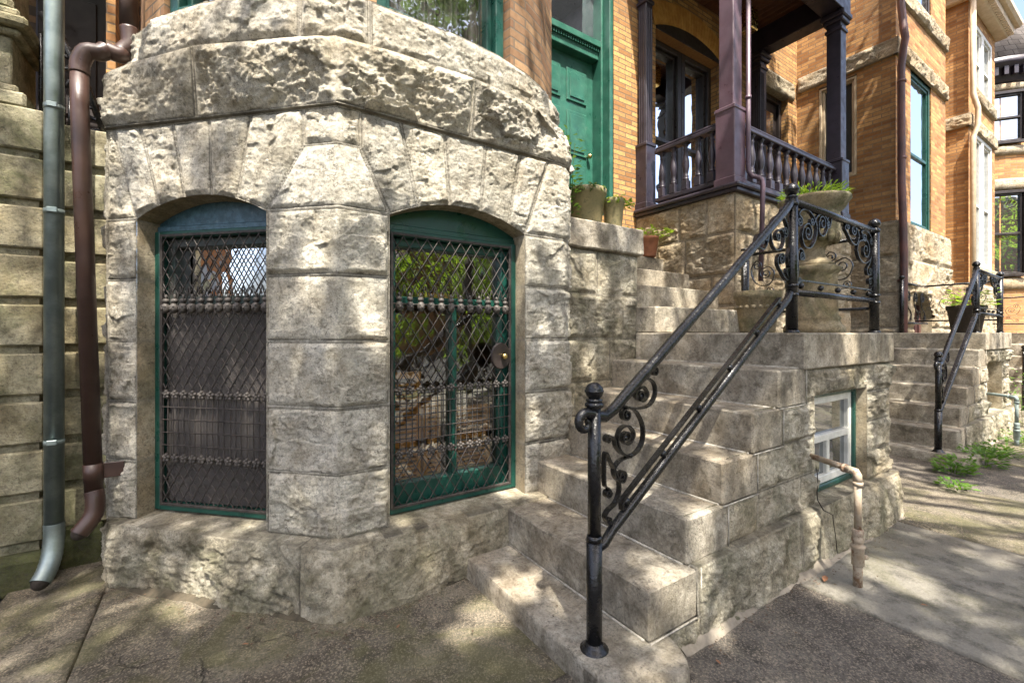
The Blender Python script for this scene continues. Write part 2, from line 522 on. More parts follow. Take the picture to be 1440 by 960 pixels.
def m_stone(name, dark, mid, light, algae=0.3, soot=0.5, warm=0.35, mortar=(0.27, 0.248, 0.208), bump=1.0, algz=None):
    t = NT(name); P = t.pos()
    n1 = t.noise(P, 1.7, 5, 0.6); n2 = t.noise(P, 7.5, 9, 0.68, 0.4); n3 = t.noise(P, 42, 6, 0.7); n4 = t.noise(P, 2.6, 8, 0.7, 1.2)
    c = t.ramp(n2, [(0.34, dark), (0.48, mid), (0.64, light)])
    c = t.mix(t.ramp(n1, [(0.44, 0.0), (0.62, warm)]), c, (mid[0] * 1.02, mid[1] * 0.84, mid[2] * 0.62))
    tint = t.attr('tint')
    c = t.mix(1.0, c, t.ramp(t.math('MULTIPLY_ADD', tint, 0.5, 0.5), [(0.0, (0.80, 0.79, 0.76)), (0.5, (1, 1, 1)), (1.0, (1.10, 1.08, 1.03))]), 'MULTIPLY')
    am = t.ramp(n4, [(0.48, 0.0), (0.62, algae)])
    if algz:
        z = t.n('SeparateXYZ', {'Vector': P}).outputs['Z']
        zz = t.n('MapRange', {'Value': z, 'From Min': algz[0], 'From Max': algz[1], 'To Min': 1.0, 'To Max': 0.15}).outputs[0]
        am = t.math('MULTIPLY', am, zz)
    c = t.mix(am, c, (0.085, 0.095, 0.04))
    sp = t.noise(P, 16, 10, 0.78, 0.6)
    c = t.mix(t.ramp(sp, [(0.545, 0.0), (0.63, soot)]), c, (0.07, 0.062, 0.05))
    c = t.mix(t.ramp(n3, [(0.36, 0.45), (0.45, 0.0)]), c, (0.09, 0.075, 0.058))
    c = t.mix(t.ramp(t.noise(P, 95, 4, 0.7), [(0.36, 0.4), (0.5, 0.0), (0.66, 0.0)]), c, (0.09, 0.08, 0.065))
    jt = t.attr('joint')
    c = t.mix(t.math('MULTIPLY', jt, 0.9, clamp=True), c, t.mix(n3, (mortar[0] * 0.8, mortar[1] * 0.8, mortar[2] * 0.8), mortar))
    c = t.mix(t.math('MULTIPLY', jt, -0.85, clamp=True), c, (0.085, 0.075, 0.058))  # groove shade beside the mortar bead, painted in as dark colour
    wv = t.n('VectorMath', {0: P, 1: t.n('VectorMath', {0: t.noise(P, 7, 4, 0.6, out='Color'), 1: (0.22, 0.22, 0.22)}, operation='MULTIPLY').outputs[0]}, operation='ADD').outputs[0]
    ck = t.ramp(t.n('TexVoronoi', {'Vector': wv, 'Scale': 9.0}, feature='DISTANCE_TO_EDGE').outputs['Distance'], [(0.0, 1.0), (0.016, 0.0)])
    ck = t.math('MULTIPLY', ck, t.ramp(t.noise(P, 5, 3), [(0.50, 0.0), (0.57, 1.0)]))
    pv = t.n('TexVoronoi', {'Vector': P, 'Scale': 95.0}, feature='F1')
    pit = t.math('MULTIPLY', t.ramp(pv.outputs['Distance'], [(0.16, 1.0), (0.30, 0.0)]), t.ramp(t.noise(P, 11, 3), [(0.5, 0.0), (0.58, 1.0)]))
    c = t.mix(t.math('MULTIPLY', ck, 0.55 * min(1, bump)), c, (0.07, 0.06, 0.045))
    c = t.mix(t.math('MULTIPLY', pit, 0.6), c, (0.085, 0.072, 0.055))
    gr = t.noise(P, 26, 12, 0.82)
    c = t.mix(1.0, c, t.ramp(gr, [(0.38, (0.72, 0.71, 0.69)), (0.5, (1, 1, 1)), (0.62, (1.2, 1.2, 1.2))]), 'MULTIPLY')
    b = t.bump(gr, 0.022 * bump, 1.0)
    b = t.bump(t.math('ADD', ck, pit), -0.006 * bump, 0.8, b) if False else t.bump(t.math('SUBTRACT', 0.0, t.math('ADD', ck, pit)), 0.006 * bump, 0.8, b)
    b = t.bump(n3, 0.010 * bump, 0.8, b)
    b = t.bump(t.noise(P, 150, 4, 0.7), 0.004 * bump, 0.9, b)
    return t.done(c, 0.88, b, 0.25)

def m_brick(name, c1, c2, mortar, w=0.21, h=0.068, ms=0.006, stain=0.35, along=False):
    t = NT(name); g = t.n('NewGeometry'); P = g.outputs['Position']; N = g.outputs['True Normal']
    tg = t.n('VectorMath', {0: N, 1: (0, 0, 1)}, operation='CROSS_PRODUCT').outputs[0]
    u = t.n('VectorMath', {0: P, 1: tg}, operation='DOT_PRODUCT').outputs['Value']
    if along: u = t.attr('along')
    z = t.n('SeparateXYZ', {'Vector': P}).outputs['Z']
    uv = t.n('CombineXYZ', {'X': u, 'Y': z}).outputs[0]
    br = t.n('TexBrick', {'Vector': uv, 'Color1': (0, 0, 0), 'Color2': (1, 1, 1), 'Mortar': (0.5, 0.5, 0.5), 'Scale': 1.0, 'Mortar Size': ms, 'Mortar Smooth': 0.2, 'Bias': 0.0, 'Brick Width': w, 'Row Height': h})
    n1 = t.noise(P, 1.1, 5, 0.6); n2 = t.noise(P, 34, 5, 0.65)
    c = t.mix(br.outputs['Color'], c1, c2)
    c = t.mix(t.ramp(n2, [(0.35, 0.35), (0.6, 0.0)]), c, (c1[0] * 0.55, c1[1] * 0.5, c1[2] * 0.5))
    c = t.mix(t.ramp(n1, [(0.5, 0.0), (0.75, stain)]), c, (0.07, 0.05, 0.035))
    c = t.mix(br.outputs['Fac'], c, mortar)
    h = t.math('SUBTRACT', t.math('MULTIPLY', n2, 0.3), br.outputs['Fac'])
    return t.done(c, 0.85, t.bump(h, 0.006, 0.8), 0.25)

def m_plain(name, c1, c2=None, rough=0.5, scale=12, spec=0.5, metal=0.0, bump=0.0, bscale=40, coat=0.0, wear=None, wearscale=20, weart=(0.6, 0.72), rvar=0.15):
    t = NT(name); P = t.pos(); c2 = c2 or tuple(v * 0.7 for v in c1)
    n = t.noise(P, scale, 7, 0.65)
    c = t.mix(t.ramp(n, [(0.40, 0.0), (0.60, 1.0)]), c2, c1)
    if wear: c = t.mix(t.ramp(t.noise(P, wearscale, 9, 0.75), [(weart[0], 0.0), (weart[1], 0.9)]), c, wear)
    r = t.n('MapRange', {'Value': t.noise(P, scale * 1.7, 5), 'From Min': 0.3, 'From Max': 0.7, 'To Min': max(0.05, rough - rvar), 'To Max': min(1, rough + rvar)}).outputs[0]
    b = t.bump(t.noise(P, bscale, 5, 0.6), bump, 0.8) if bump else None
    return t.done(c, r, b, spec, metal, coat)

def m_glass(name, tint=(0.9, 0.93, 0.92), refl=0.30, wob=0.0006, fm=1.2):
    t = NT(name); P = t.pos()
    b = t.bump(t.noise(P, 5.0, 2, 0.5), wob * 6, 1.0)
    fr = t.n('Fresnel', {'IOR': 1.5, 'Normal': b}).outputs[0]
    fac = t.math('MULTIPLY_ADD', fr, fm, refl, clamp=True)
    tr = t.n('BsdfTransparent', {'Color': tint}); gl = t.n('BsdfGlossy', {'Color': (0.95, 0.97, 1.0), 'Roughness': 0.012, 'Normal': b})
    mx = t.n('MixShader', {0: fac, 1: tr.outputs[0], 2: gl.outputs[0]})
    t.t.links.new(mx.outputs[0], t.out.inputs[0]); return t.m

def m_darkglass(name, col=(0.02, 0.022, 0.025), refl=0.45, fm=1.0):
    t = NT(name); P = t.pos()
    b = t.bump(t.noise(P, 2.2, 2, 0.5), 0.006, 1.0)
    df = t.n('BsdfDiffuse', {'Color': t.mix(t.noise(P, 2.5, 3), col, tuple(v * 2.5 for v in col))})
    gl = t.n('BsdfGlossy', {'Color': (0.9, 0.95, 1.0), 'Roughness': 0.02, 'Normal': b})
    fr = t.n('Fresnel', {'IOR': 1.5}).outputs[0]
    mx = t.n('MixShader', {0: t.math('MULTIPLY_ADD', fr, fm, refl, clamp=True), 1: df.outputs[0], 2: gl.outputs[0]})
    t.t.links.new(mx.outputs[0], t.out.inputs[0]); return t.m

def m_leaf(name, c1, c2, trans=0.45):
    t = NT(name); P = t.pos()
    c = t.mix(t.ramp(t.noise(P, 2.3, 4), [(0.35, 0.0), (0.65, 1.0)]), c1, c2)
    c = t.mix(t.ramp(t.noise(P, 30, 2), [(0.4, 0.0), (0.6, 0.5)]), c, tuple(v * 0.5 for v in c1))
    df = t.n('BsdfPrincipled', {'Base Color': c, 'Roughness': 0.55, 'Specular IOR Level': 0.3}); tl = t.n('BsdfTranslucent', {'Color': t.mix(0.5, c, (c2[0] * 1.6, c2[1] * 1.6, c2[2] * 0.5))})
    mx = t.n('MixShader', {0: trans, 1: df.outputs[0], 2: tl.outputs[0]})
    t.t.links.new(mx.outputs[0], t.out.inputs[0]); return t.m

def m_ground(name, c1, c2, speck=0.5, crack=0.5, moss=0.2, spscale=190, crscale=1.3, warm=0.3):
    t = NT(name); P = t.pos()
    n1 = t.noise(P, 1.3, 7, 0.65, 0.5); n2 = t.noise(P, 9, 8, 0.7); n3 = t.noise(P, 90, 5, 0.75)
    c = t.mix(t.ramp(n1, [(0.40, 0.0), (0.60, 1.0)]), c1, c2)
    c = t.mix(t.ramp(n2, [(0.49, 0.0), (0.62, 0.75)]), c, tuple(v * 0.45 for v in c1))
    vo = t.n('TexVoronoi', {'Vector': P, 'Scale': spscale}, feature='F1')
    sp = t.ramp(vo.outputs['Color'], [(0.55, 0.0), (0.8, speck)])
    c = t.mix(sp, c, (c2[0] * 1.7, c2[1] * 1.6, c2[2] * 1.5))
    c = t.mix(t.ramp(n3, [(0.36, speck), (0.5, 0.0)]), c, tuple(v * 0.35 for v in c1))
    c = t.mix(t.ramp(t.noise(P, 2.1, 7, 0.7, 1.0), [(0.47, 0.0), (0.6, moss)]), c, (0.105, 0.10, 0.042))
    c = t.mix(t.ramp(t.noise(P, 0.9, 6, 0.6), [(0.5, 0.0), (0.75, warm)]), c, (0.20, 0.13, 0.075))
    wv = t.n('VectorMath', {0: P, 1: t.n('VectorMath', {0: t.noise(P, 4, 4, 0.6, out='Color'), 1: (0.35, 0.35, 0.35)}, operation='MULTIPLY').outputs[0]}, operation='ADD').outputs[0]
    ve = t.n('TexVoronoi', {'Vector': wv, 'Scale': crscale}, feature='DISTANCE_TO_EDGE').outputs['Distance']
    cr = t.ramp(ve, [(0.0, 1.0), (0.012, 0.0)])
    cm = t.math('MULTIPLY', cr, t.ramp(t.noise(P, 0.8, 3), [(0.5, 0.0), (0.62, crack)]))
    c = t.mix(cm, c, (0.02, 0.018, 0.014))
    h = t.math('SUBTRACT', t.math('ADD', t.math('MULTIPLY', n3, 0.5), t.math('MULTIPLY', n2, 1.1)), t.math('MULTIPLY', cm, 1.2))
    return t.done(c, 0.85, t.bump(h, 0.02, 0.9), 0.3)

def m_screen(name):
    t = NT(name); P = t.pos()
    df = t.n('BsdfDiffuse', {'Color': t.mix(t.noise(P, 3, 5), (0.075, 0.067, 0.062), (0.15, 0.135, 0.125))}); tr = t.n('BsdfTransparent', {'Color': (0.9, 0.9, 0.9)})
    mx = t.n('MixShader', {0: t.math('MULTIPLY_ADD', t.noise(P, 2.2, 3), 0.5, 0.36, clamp=True), 1: tr.outputs[0], 2: df.outputs[0]})
    t.t.links.new(mx.outputs[0], t.out.inputs[0]); return t.m

def m_curtain(name, c1, c2):
    t = NT(name); P = t.pos()
    w = t.n('TexWave', {'Vector': P, 'Scale': 9, 'Distortion': 2.0, 'Detail': 2}).outputs['Fac']
    c = t.mix(w, c2, c1); return t.done(c, 0.9, t.bump(w, 0.01), 0.1)

M = {}
M['stone'] = m_stone('limestone', (0.36, 0.33, 0.265), (0.57, 0.535, 0.45), (0.72, 0.69, 0.605), algae=0.34, soot=0.34, algz=(0.2, 1.3), warm=0.22)
M['band'] = m_stone('limestone_band', (0.33, 0.30, 0.24), (0.56, 0.525, 0.44), (0.72, 0.685, 0.60), algae=0.1, soot=0.32, warm=0.22)
M['jamb'] = m_stone('dressed_stone', (0.30, 0.26, 0.18), (0.40, 0.345, 0.25), (0.48, 0.42, 0.32), algae=0.3, soot=0.3, warm=0.6, bump=0.5)
M['plinth'] = m_stone('plinth_stone', (0.18, 0.16, 0.115), (0.385, 0.35, 0.265), (0.61, 0.565, 0.455), algae=0.45, soot=0.45, warm=0.25)
M['step'] = m_stone('step_stone', (0.15, 0.13, 0.10), (0.30, 0.268, 0.212), (0.47, 0.43, 0.355), algae=0.12, soot=0.6, warm=0.3, bump=0.45, mortar=(0.45, 0.42, 0.37))
M['stoop'] = m_stone('stoop_wall_stone', (0.21, 0.19, 0.14), (0.41, 0.375, 0.295), (0.61, 0.57, 0.47), algae=0.5, soot=0.5, mortar=(0.45, 0.43, 0.37))
M['porchstone'] = m_stone('porch_stone', (0.26, 0.215, 0.15), (0.43, 0.365, 0.265), (0.56, 0.49, 0.38), algae=0.12, soot=0.4, warm=0.6)
M['rust'] = m_stone('old_sandstone', (0.15, 0.135, 0.085), (0.29, 0.265, 0.175), (0.41, 0.38, 0.27), algae=0.65, soot=0.4, warm=0.35, bump=0.5)
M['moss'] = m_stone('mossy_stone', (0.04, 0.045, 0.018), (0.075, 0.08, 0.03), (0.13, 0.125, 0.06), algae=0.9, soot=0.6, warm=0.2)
M['mortar'] = m_plain('mortar', (0.44, 0.41, 0.35), (0.24, 0.22, 0.18), 0.9, 30, 0.2)
M['brick'] = m_brick('tan_brick', (0.27, 0.13, 0.05), (0.56, 0.33, 0.125), (0.16, 0.115, 0.075), 0.20, 0.052, 0.006, stain=0.5)
M['brickbay'] = m_brick('weathered_bay_brick', (0.20, 0.105, 0.055), (0.40, 0.25, 0.13), (0.14, 0.105, 0.075), 0.20, 0.055, 0.006, along=True)
M['brick2'] = m_brick('orange_brick', (0.27, 0.12, 0.042), (0.56, 0.32, 0.125), (0.22, 0.15, 0.09), 0.20, 0.053, 0.006, stain=0.55)
M['brick3'] = m_brick('red_brick', (0.36, 0.14, 0.055), (0.46, 0.21, 0.08), (0.26, 0.18, 0.12), 0.21, 0.068, 0.007, stain=0.15)
M['towerbrick'] = m_brick('tower_brick', (0.32, 0.15, 0.06), (0.52, 0.29, 0.12), (0.24, 0.17, 0.11), 0.21, 0.06, 0.006, stain=0.2, along=True)
M['archbrick'] = m_plain('arch_brick', (0.52, 0.28, 0.085), (0.40, 0.19, 0.055), 0.85, 9, 0.2, bump=0.002)
M['green'] = m_plain('green_paint', (0.008, 0.060, 0.044), (0.005, 0.042, 0.031), 0.35, 9, 0.5, bump=0.0015, bscale=25, wear=(0.10, 0.12, 0.10), wearscale=30, weart=(0.66, 0.78))
M['dsash'] = m_plain('weathered_sash', (0.075, 0.075, 0.065), (0.03, 0.05, 0.045), 0.5, 9)
M['bluegreen'] = m_plain('weathered_sky_tint_paint', (0.06, 0.125, 0.165), (0.025, 0.065, 0.085), 0.4, 30, 0.5, bump=0.002, bscale=60, wear=(0.25, 0.28, 0.27), wearscale=40, weart=(0.6, 0.75))  # arched head: the sky's blue reflection is put into the paint colour
M['door'] = m_plain('green_door_paint', (0.028, 0.122, 0.085), (0.019, 0.085, 0.06), 0.4, 7, 0.5, bump=0.001, wear=(0.10, 0.16, 0.12), wearscale=14, weart=(0.58, 0.75))
M['purple'] = m_plain('plum_paint', (0.095, 0.058, 0.075), (0.07, 0.042, 0.056), 0.42, 6, 0.5, bump=0.001)
M['dplum'] = m_plain('dark_plum_paint', (0.030, 0.023, 0.034), (0.020, 0.016, 0.023), 0.4, 8, 0.5, bump=0.001, wear=(0.12, 0.10, 0.09), weart=(0.62, 0.75))
M['darkwood'] = m_plain('dark_wood', (0.03, 0.022, 0.02), (0.018, 0.013, 0.012), 0.4, 10)
M['ceilwood'] = m_plain('stained_ceiling_boards', (0.11, 0.045, 0.02), (0.06, 0.022, 0.012), 0.5, 6)
M['iron'] = m_plain('black_gloss_iron', (0.009, 0.009, 0.010), (0.005, 0.005, 0.006), 0.25, 20, 0.45, bump=0.003, bscale=60, wear=(0.055, 0.032, 0.022), wearscale=26, weart=(0.68, 0.76), rvar=0.08)
M['guard'] = m_plain('rusty_iron', (0.060, 0.050, 0.043), (0.028, 0.024, 0.022), 0.6, 40, 0.4, bump=0.001, wear=(0.10, 0.045, 0.02), wearscale=18)
M['rosette'] = m_plain('worn_iron', (0.105, 0.092, 0.08), (0.045, 0.039, 0.034), 0.55, 60, 0.4, bump=0.004, bscale=70)
M['brass'] = m_plain('brass', (0.75, 0.55, 0.22), (0.6, 0.42, 0.15), 0.25, 20, 0.5, metal=1.0)
M['galv'] = m_plain('galvanised_steel', (0.28, 0.33, 0.32), (0.18, 0.22, 0.215), 0.42, 6, 0.5, metal=0.75, bump=0.001, bscale=14)
M['brown'] = m_plain('brown_aluminium', (0.050, 0.026, 0.019), (0.040, 0.020, 0.015), 0.42, 8, 0.5, bump=0.0006, wear=(0.3, 0.26, 0.22), wearscale=60, weart=(0.76, 0.8))
M['copperp'] = m_plain('old_copper_pipe', (0.13, 0.055, 0.045), (0.07, 0.035, 0.035), 0.45, 4)
M['cream'] = m_plain('cream_pipe', (0.52, 0.42, 0.29), (0.42, 0.33, 0.22), 0.5, 8)
M['ventpipe'] = m_plain('rusty_painted_pipe', (0.42, 0.37, 0.29), (0.29, 0.22, 0.145), 0.65, 14, 0.4, bump=0.002, wear=(0.17, 0.085, 0.04), wearscale=14, weart=(0.51, 0.60))
M['greypipe'] = m_plain('grey_green_pipe', (0.20, 0.25, 0.24), (0.12, 0.15, 0.14), 0.6, 14)
M['white'] = m_plain('white_paint', (0.62, 0.62, 0.58), (0.5, 0.5, 0.46), 0.4, 14, bump=0.0005)
M['urn'] = m_stone('cast_stone', (0.17, 0.145, 0.09), (0.31, 0.27, 0.18), (0.44, 0.39, 0.285), algae=0.7, soot=0.4, warm=0.5, bump=0.5)
M['potg'] = m_plain('olive_glazed_pot', (0.33, 0.27, 0.14), (0.20, 0.175, 0.085), 0.5, 10, bump=0.002, wear=(0.07, 0.08, 0.04), weart=(0.5, 0.65))
M['terra'] = m_plain('terracotta', (0.30, 0.12, 0.06), (0.22, 0.085, 0.045), 0.75, 12, bump=0.001)
M['soil'] = m_plain('soil', (0.03, 0.022, 0.015), None, 0.95, 40, bump=0.01)
M['bark'] = m_plain('bark', (0.09, 0.07, 0.05), (0.05, 0.04, 0.03), 0.9, 12, bump=0.02, bscale=20)
M['leaf'] = m_leaf('leaves', (0.045, 0.095, 0.02), (0.085, 0.15, 0.03))
M['leafy'] = m_leaf('bright_leaves', (0.12, 0.22, 0.03), (0.24, 0.35, 0.05), 0.55)
M['weed'] = m_leaf('weed_leaves', (0.09, 0.19, 0.03), (0.16, 0.29, 0.05), 0.4)
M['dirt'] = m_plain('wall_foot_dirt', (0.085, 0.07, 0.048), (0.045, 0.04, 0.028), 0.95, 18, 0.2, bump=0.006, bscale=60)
M['litter'] = m_plain('dark_leaf_litter', (0.13, 0.085, 0.05), (0.06, 0.04, 0.025), 0.9, 30)
M['screen'] = m_screen('insect_screen')
M['dry'] = m_plain('dry_leaf', (0.30, 0.13, 0.06), (0.20, 0.10, 0.05), 0.8, 30)
M['glass'] = m_glass('window_glass', refl=0.11)
M['uglass'] = m_glass('upper_window_glass', refl=0.0, fm=0.35)
M['cglass'] = m_glass('curtained_window_glass', refl=0.04, fm=0.9)
M['dglass'] = m_darkglass('dark_window_glass')
M['dglass2'] = m_darkglass('very_dark_glass', (0.03, 0.031, 0.03), 0.05, 0.35)
M['curtain'] = m_curtain('taupe_curtain', (0.46, 0.40, 0.36), (0.28, 0.24, 0.22))
M['curtain2'] = m_curtain('grey_curtain', (0.20, 0.175, 0.16), (0.12, 0.10, 0.09))
M['shutter'] = m_plain('orange_wood', (0.85, 0.37, 0.08), (0.70, 0.27, 0.055), 0.4, 10)
M['room'] = m_plain('room_plaster', (0.30, 0.17, 0.08), (0.22, 0.12, 0.055), 0.9, 3)
M['redslate'] = m_brick('red_slate', (0.20, 0.10, 0.085), (0.27, 0.14, 0.12), (0.07, 0.04, 0.035), 0.22, 0.14, 0.008, stain=0.2)
M['slate'] = m_brick('slate', (0.20, 0.175, 0.16), (0.32, 0.285, 0.26), (0.07, 0.06, 0.055), 0.2, 0.14, 0.006, stain=0.2)
M['ground'] = m_ground('pebbled_concrete', (0.095, 0.081, 0.06), (0.20, 0.175, 0.132), 0.75, 0.9, 0.6)
M['asphalt'] = m_ground('dark_aggregate', (0.088, 0.077, 0.064), (0.158, 0.14, 0.116), 0.8, 0.15, 0.1, warm=0.12)
M['slab'] = m_ground('concrete_slab', (0.15, 0.14, 0.115), (0.235, 0.22, 0.185), 0.2, 0.35, 0.3, 260, 0.8, warm=0.25)
M['road'] = m_ground('road_asphalt', (0.045, 0.045, 0.045), (0.065, 0.064, 0.062), 0.4, 0.3, 0.0)
M['fillet'] = m_plain('cement_fillet', (0.30, 0.26, 0.205), (0.19, 0.165, 0.13), 0.9, 9, 0.2, bump=0.004)
# ------------------------------------------------------------------ the ground
mb = MB(); mb.quad((-400, -400, GZ - 0.03), (400, -400, GZ - 0.03), (400, 400, GZ - 0.03), (-400, 400, GZ - 0.03))
g0 = mb.build('ground', M['road']); g0['kind'] = 'structure'
def sheet(name, x0, x1, y0, y1, z, mat, step=0.05, amp=0.006, seed=0, thick=0.04):
    nx, ny = max(2, int((x1 - x0) / step)), max(2, int((y1 - y0) / step))
    ed_ = lambda a, b, n: np.concatenate([[a, a + 0.003], np.linspace(a, b, n + 1)[1:-1], [b - 0.003, b]])
    X, Y = np.meshgrid(ed_(x0, x1, nx), ed_(y0, y1, ny), indexing='ij')
    Zz = z + amp * fbm(X * 2.2, Y * 2.2, seed, 4)
    e = np.minimum(np.minimum(X - x0, x1 - X), np.minimum(Y - y0, y1 - Y)); Zz = np.where(e < 1e-6, z - thick, Zz)
    I = np.arange(X.size).reshape(X.shape)
    Q = np.stack([I[:-1, :-1], I[1:, :-1], I[1:, 1:], I[:-1, 1:]], -1).reshape(-1, 4)
    o = np_mesh(name, np.stack([X, Y, Zz], -1).reshape(-1, 3), [Q], mat); o['kind'] = 'structure'; return o
sheet('forecourt_pavement', -0.82, -0.441, -1.5, 3.4, GZ - 0.003, M['ground'], 0.03, 0.010, 33)
sheet('forecourt_pavement', -0.437, 2.392, -1.5, 3.4, GZ, M['ground'], 0.03, 0.012, 3)
sheet('sidewalk_aggregate', 0.98, 2.388, -1.5, 1.25, GZ + 0.009, M['asphalt'], 0.03, 0.004, 4)
sheet('sidewalk_slab', 2.40, 3.03, -1.5, 1.4, GZ + 0.008, M['slab'], 0.03, 0.006, 5)
sheet('sidewalk_slab', 3.036, 3.74, -1.5, 1.4, GZ + 0.007, M['slab'], 0.03, 0.006, 6)
sheet('sidewalk_slab', 3.748, 4.9, -1.5, 3.0, GZ + 0.004, M['ground'], 0.04, 0.02, 7)
sheet('sidewalk_slab', 4.91, 6.2, -1.5, 3.0, GZ + 0.006, M['asphalt'], 0.05, 0.03, 8)
sheet('sidewalk_slab', 6.21, 14.0, -1.5, 3.0, GZ + 0.004, M['ground'], 0.08, 0.03, 9)
sheet('driveway', -8.0, -0.84, -1.5, 3.6, GZ - 0.008, M['road'], 0.08, 0.006, 10)
sheet('sidewalk', -14.0, 14.0, -3.6, -1.51, GZ + 0.002, M['slab'], 0.15, 0.006, 11)
sheet('verge', -14.0, 14.0, -4.8, -3.61, GZ + 0.0, M['moss'], 0.15, 0.03, 12)
mb = MB(); mb.box(-30, 30, -5.0, -4.81, GZ - 0.2, GZ + 0.01, 0.02); k = mb.build('kerb', M['slab']); k['kind'] = 'structure'

# ------------------------------------------------------------------ stone house with the bay
house = empty('row_house', (0.6, 3.0, GZ), 'limestone bay house with grilled arched basement windows and green door', 'house', 'row houses on this side of the street')
Q00, Q0, RD, E0 = (-0.47, 3.45), (-0.458, 3.08), (0.472, 2.15), (1.80, 2.15)
PB = [Q00, Q0, RD, E0, (1.845, 2.165), (1.885, 2.195), (1.925, 2.24), (1.955, 2.29), (2.04, 2.52), (2.12, 2.90), (2.16, 3.36)]
CS = cum(PB); S0, SR, SE, SN = CS[1], CS[2], CS[3], CS[-1]
ZC = [0.38, 0.68, 0.983, 1.291, 1.600, 1.908]
W1 = Opening(SR - 1.123, SR - 0.372, 0.0, 1.905, 0.10)
W2 = Opening(SR + 0.242, SR + 1.045, 0.0, 1.905, 0.10)
blk = []
for a, b in zip(ZC[:-1], ZC[1:]):
    blk += [rect(-0.01, S0, a, b), rect(S0, W1.a, a, b), rect(W1.b, W2.a, a, b), rect(W2.b, SE + 0.12, a, b)] + course(SE + 0.12, SN, a, b, [SE + 0.5, SE + 0.9])
zs, zm, zt = 1.908, 2.20, 2.37
def fan(w, tops, bots, s_l, s_r):
    """voussoirs between the joint lines (top, bottom)"""
    out = []
    for i in range(len(tops) - 1):
        (ta, ba), (tb, bb) = (tops[i], bots[i]), (tops[i + 1], bots[i + 1])
        za, zb = float(w.top(ba)), float(w.top(bb))
        out.append([(ba, za - 0.004), (bb, zb - 0.004), (tb, zt), (ta, zt)])
    return out
# springer over the pier at the ridge, and the small block on top of it
l1, r1 = SR - 0.175, SR + 0.102
blk.append([(W1.b, zs), (W2.a, zs), (r1, zm), (l1, zm)]); blk.append(rect(l1, r1, zm, zt))
# window 2 voussoirs; the first has a kinked edge, so it is two convex pieces merged visually
T2 = [SR + q for q in (0.102, 0.296, 0.533, 0.781, 1.015, 1.215)]; B2 = [SR + q for q in (0.242, 0.387, 0.564, 0.749, 0.931, 1.045)]
f2 = fan(W2, T2, B2, 0, 0); f2[0] = [(W2.a, zs), (B2[1], float(W2.top(B2[1]))), (T2[1], zt), (r1, zt), (r1, zm)]; blk += f2
blk += [[(W2.b, zs), (SE + 0.12, zs), (SE + 0.12, zt), (T2[-1], zt)]] + course(SE + 0.12, SN, zs, zt, [SE + 0.6])
T1 = [SR - q for q in (1.26, 1.08, 0.90, 0.71, 0.50, 0.175)][::1]; B1 = [SR - q for q in (1.123, 0.965, 0.845, 0.68, 0.55, 0.372)]
T1 = [SR - q for q in (1.27, 1.105, 0.905, 0.69, 0.455, 0.175)]; B1 = [SR - q for q in (1.123, 0.985, 0.835, 0.68, 0.535, 0.372)]
f1 = fan(W1, T1, B1, 0, 0); f1[-1] = [(B1[-2], float(W1.top(B1[-2]))), (W1.b, zs), (l1, zm), (l1, zt), (T1[-2], zt)]
blk += f1; blk += [[(S0, zs), (W1.a, zs), (T1[0], zt), (S0, zt)]]
blk.append(rect(-0.01, S0, zs, zt))
rock('stone_wall', PB, PB, 0.375, 2.37, blk, M['stone'], house, amp=0.025, bulge=0.011, margin=0.03, step=0.005,
     openings=(W1, W2), ridges=(SR, S0), seed=2, scale=4.2, joint=0.0055)
n45 = Vector((-0.70711, -0.70711, 0)); u45 = Vector((0.70711, -0.70711, 0))
X1, Y1 = Vector((1, 0, 0)), Vector((0, -1, 0))
reveal('window_reveal', (RD[0], RD[1], 0), u45, n45, W1, 0.19, M['jamb'], house, ZC, s0=SR)
reveal('window_reveal', (RD[0], RD[1], 0), X1, Y1, W2, 0.19, M['jamb'], house, ZC, s0=SR)

# plinth under the bay, its sloped top is the window sill
PP = [(-0.452, 3.40), (-0.447, 2.965), (0.425, 2.01), (1.64, 2.025)]
PPt = [(-0.45, 3.40), (-0.443, 2.985), (0.435, 2.05), (1.64, 2.055)]
c = cum(PP)
rock('plinth', PP, PPt, 0.02, 0.385, [rect(-0.01, c[1], 0, 0.39), rect(c[1], c[2] - 0.17, 0, 0.39), rect(c[2] - 0.17, c[3] + 0.02, 0, 0.39)], M['plinth'], house, amp=0.042,
     bulge=0.012, margin=0.06, ridges=(c[1], c[2]), seed=31, scale=3.6, cap=0.36, caprise=0.022, edge_keep=0.3, joint=0.003)

# the two rock faced bands over the windows
def off(P, d):
    P = np.asarray(P, float); t = np.gradient(P, axis=0); t /= np.linalg.norm(t, axis=1, keepdims=True)
    return P + np.stack([t[:, 1], -t[:, 0]], -1) * d
def resample(P, n):
    P = np.asarray(P, float); c = cum(P); s = np.linspace(0, c[-1], n)
    return np.stack([np.interp(s, c, P[:, 0]), np.interp(s, c, P[:, 1])], -1)
def smooth(P, n=60, it=3, keep=()):
    P = resample(P, n)
    for _ in range(it):
        Qs = P.copy(); Qs[1:-1] = (P[:-2] + 2 * P[1:-1] + P[2:]) / 4; P = Qs
    return P
BT = [(-0.47, 3.45), (-0.449, 3.046), (-0.33, 2.866), (-0.07, 2.54), (0.315, 2.21), (0.455, 2.11), (0.70, 2.078), (1.088, 2.062), (1.40, 2.088), (1.59, 2.14), (1.83, 2.24), (2.05, 2.40), (2.20, 2.65), (2.24, 3.36)]
BB = [(-0.47, 3.45), (-0.462, 3.055), (-0.37, 2.962), (-0.05, 2.648), (0.325, 2.275), (0.466, 2.134), (0.70, 2.13), (1.088, 2.13), (1.45, 2.13), (1.66, 2.135), (1.86, 2.165), (1.965, 2.255), (2.09, 2.55), (2.17, 3.36)]
c = cum(BB)
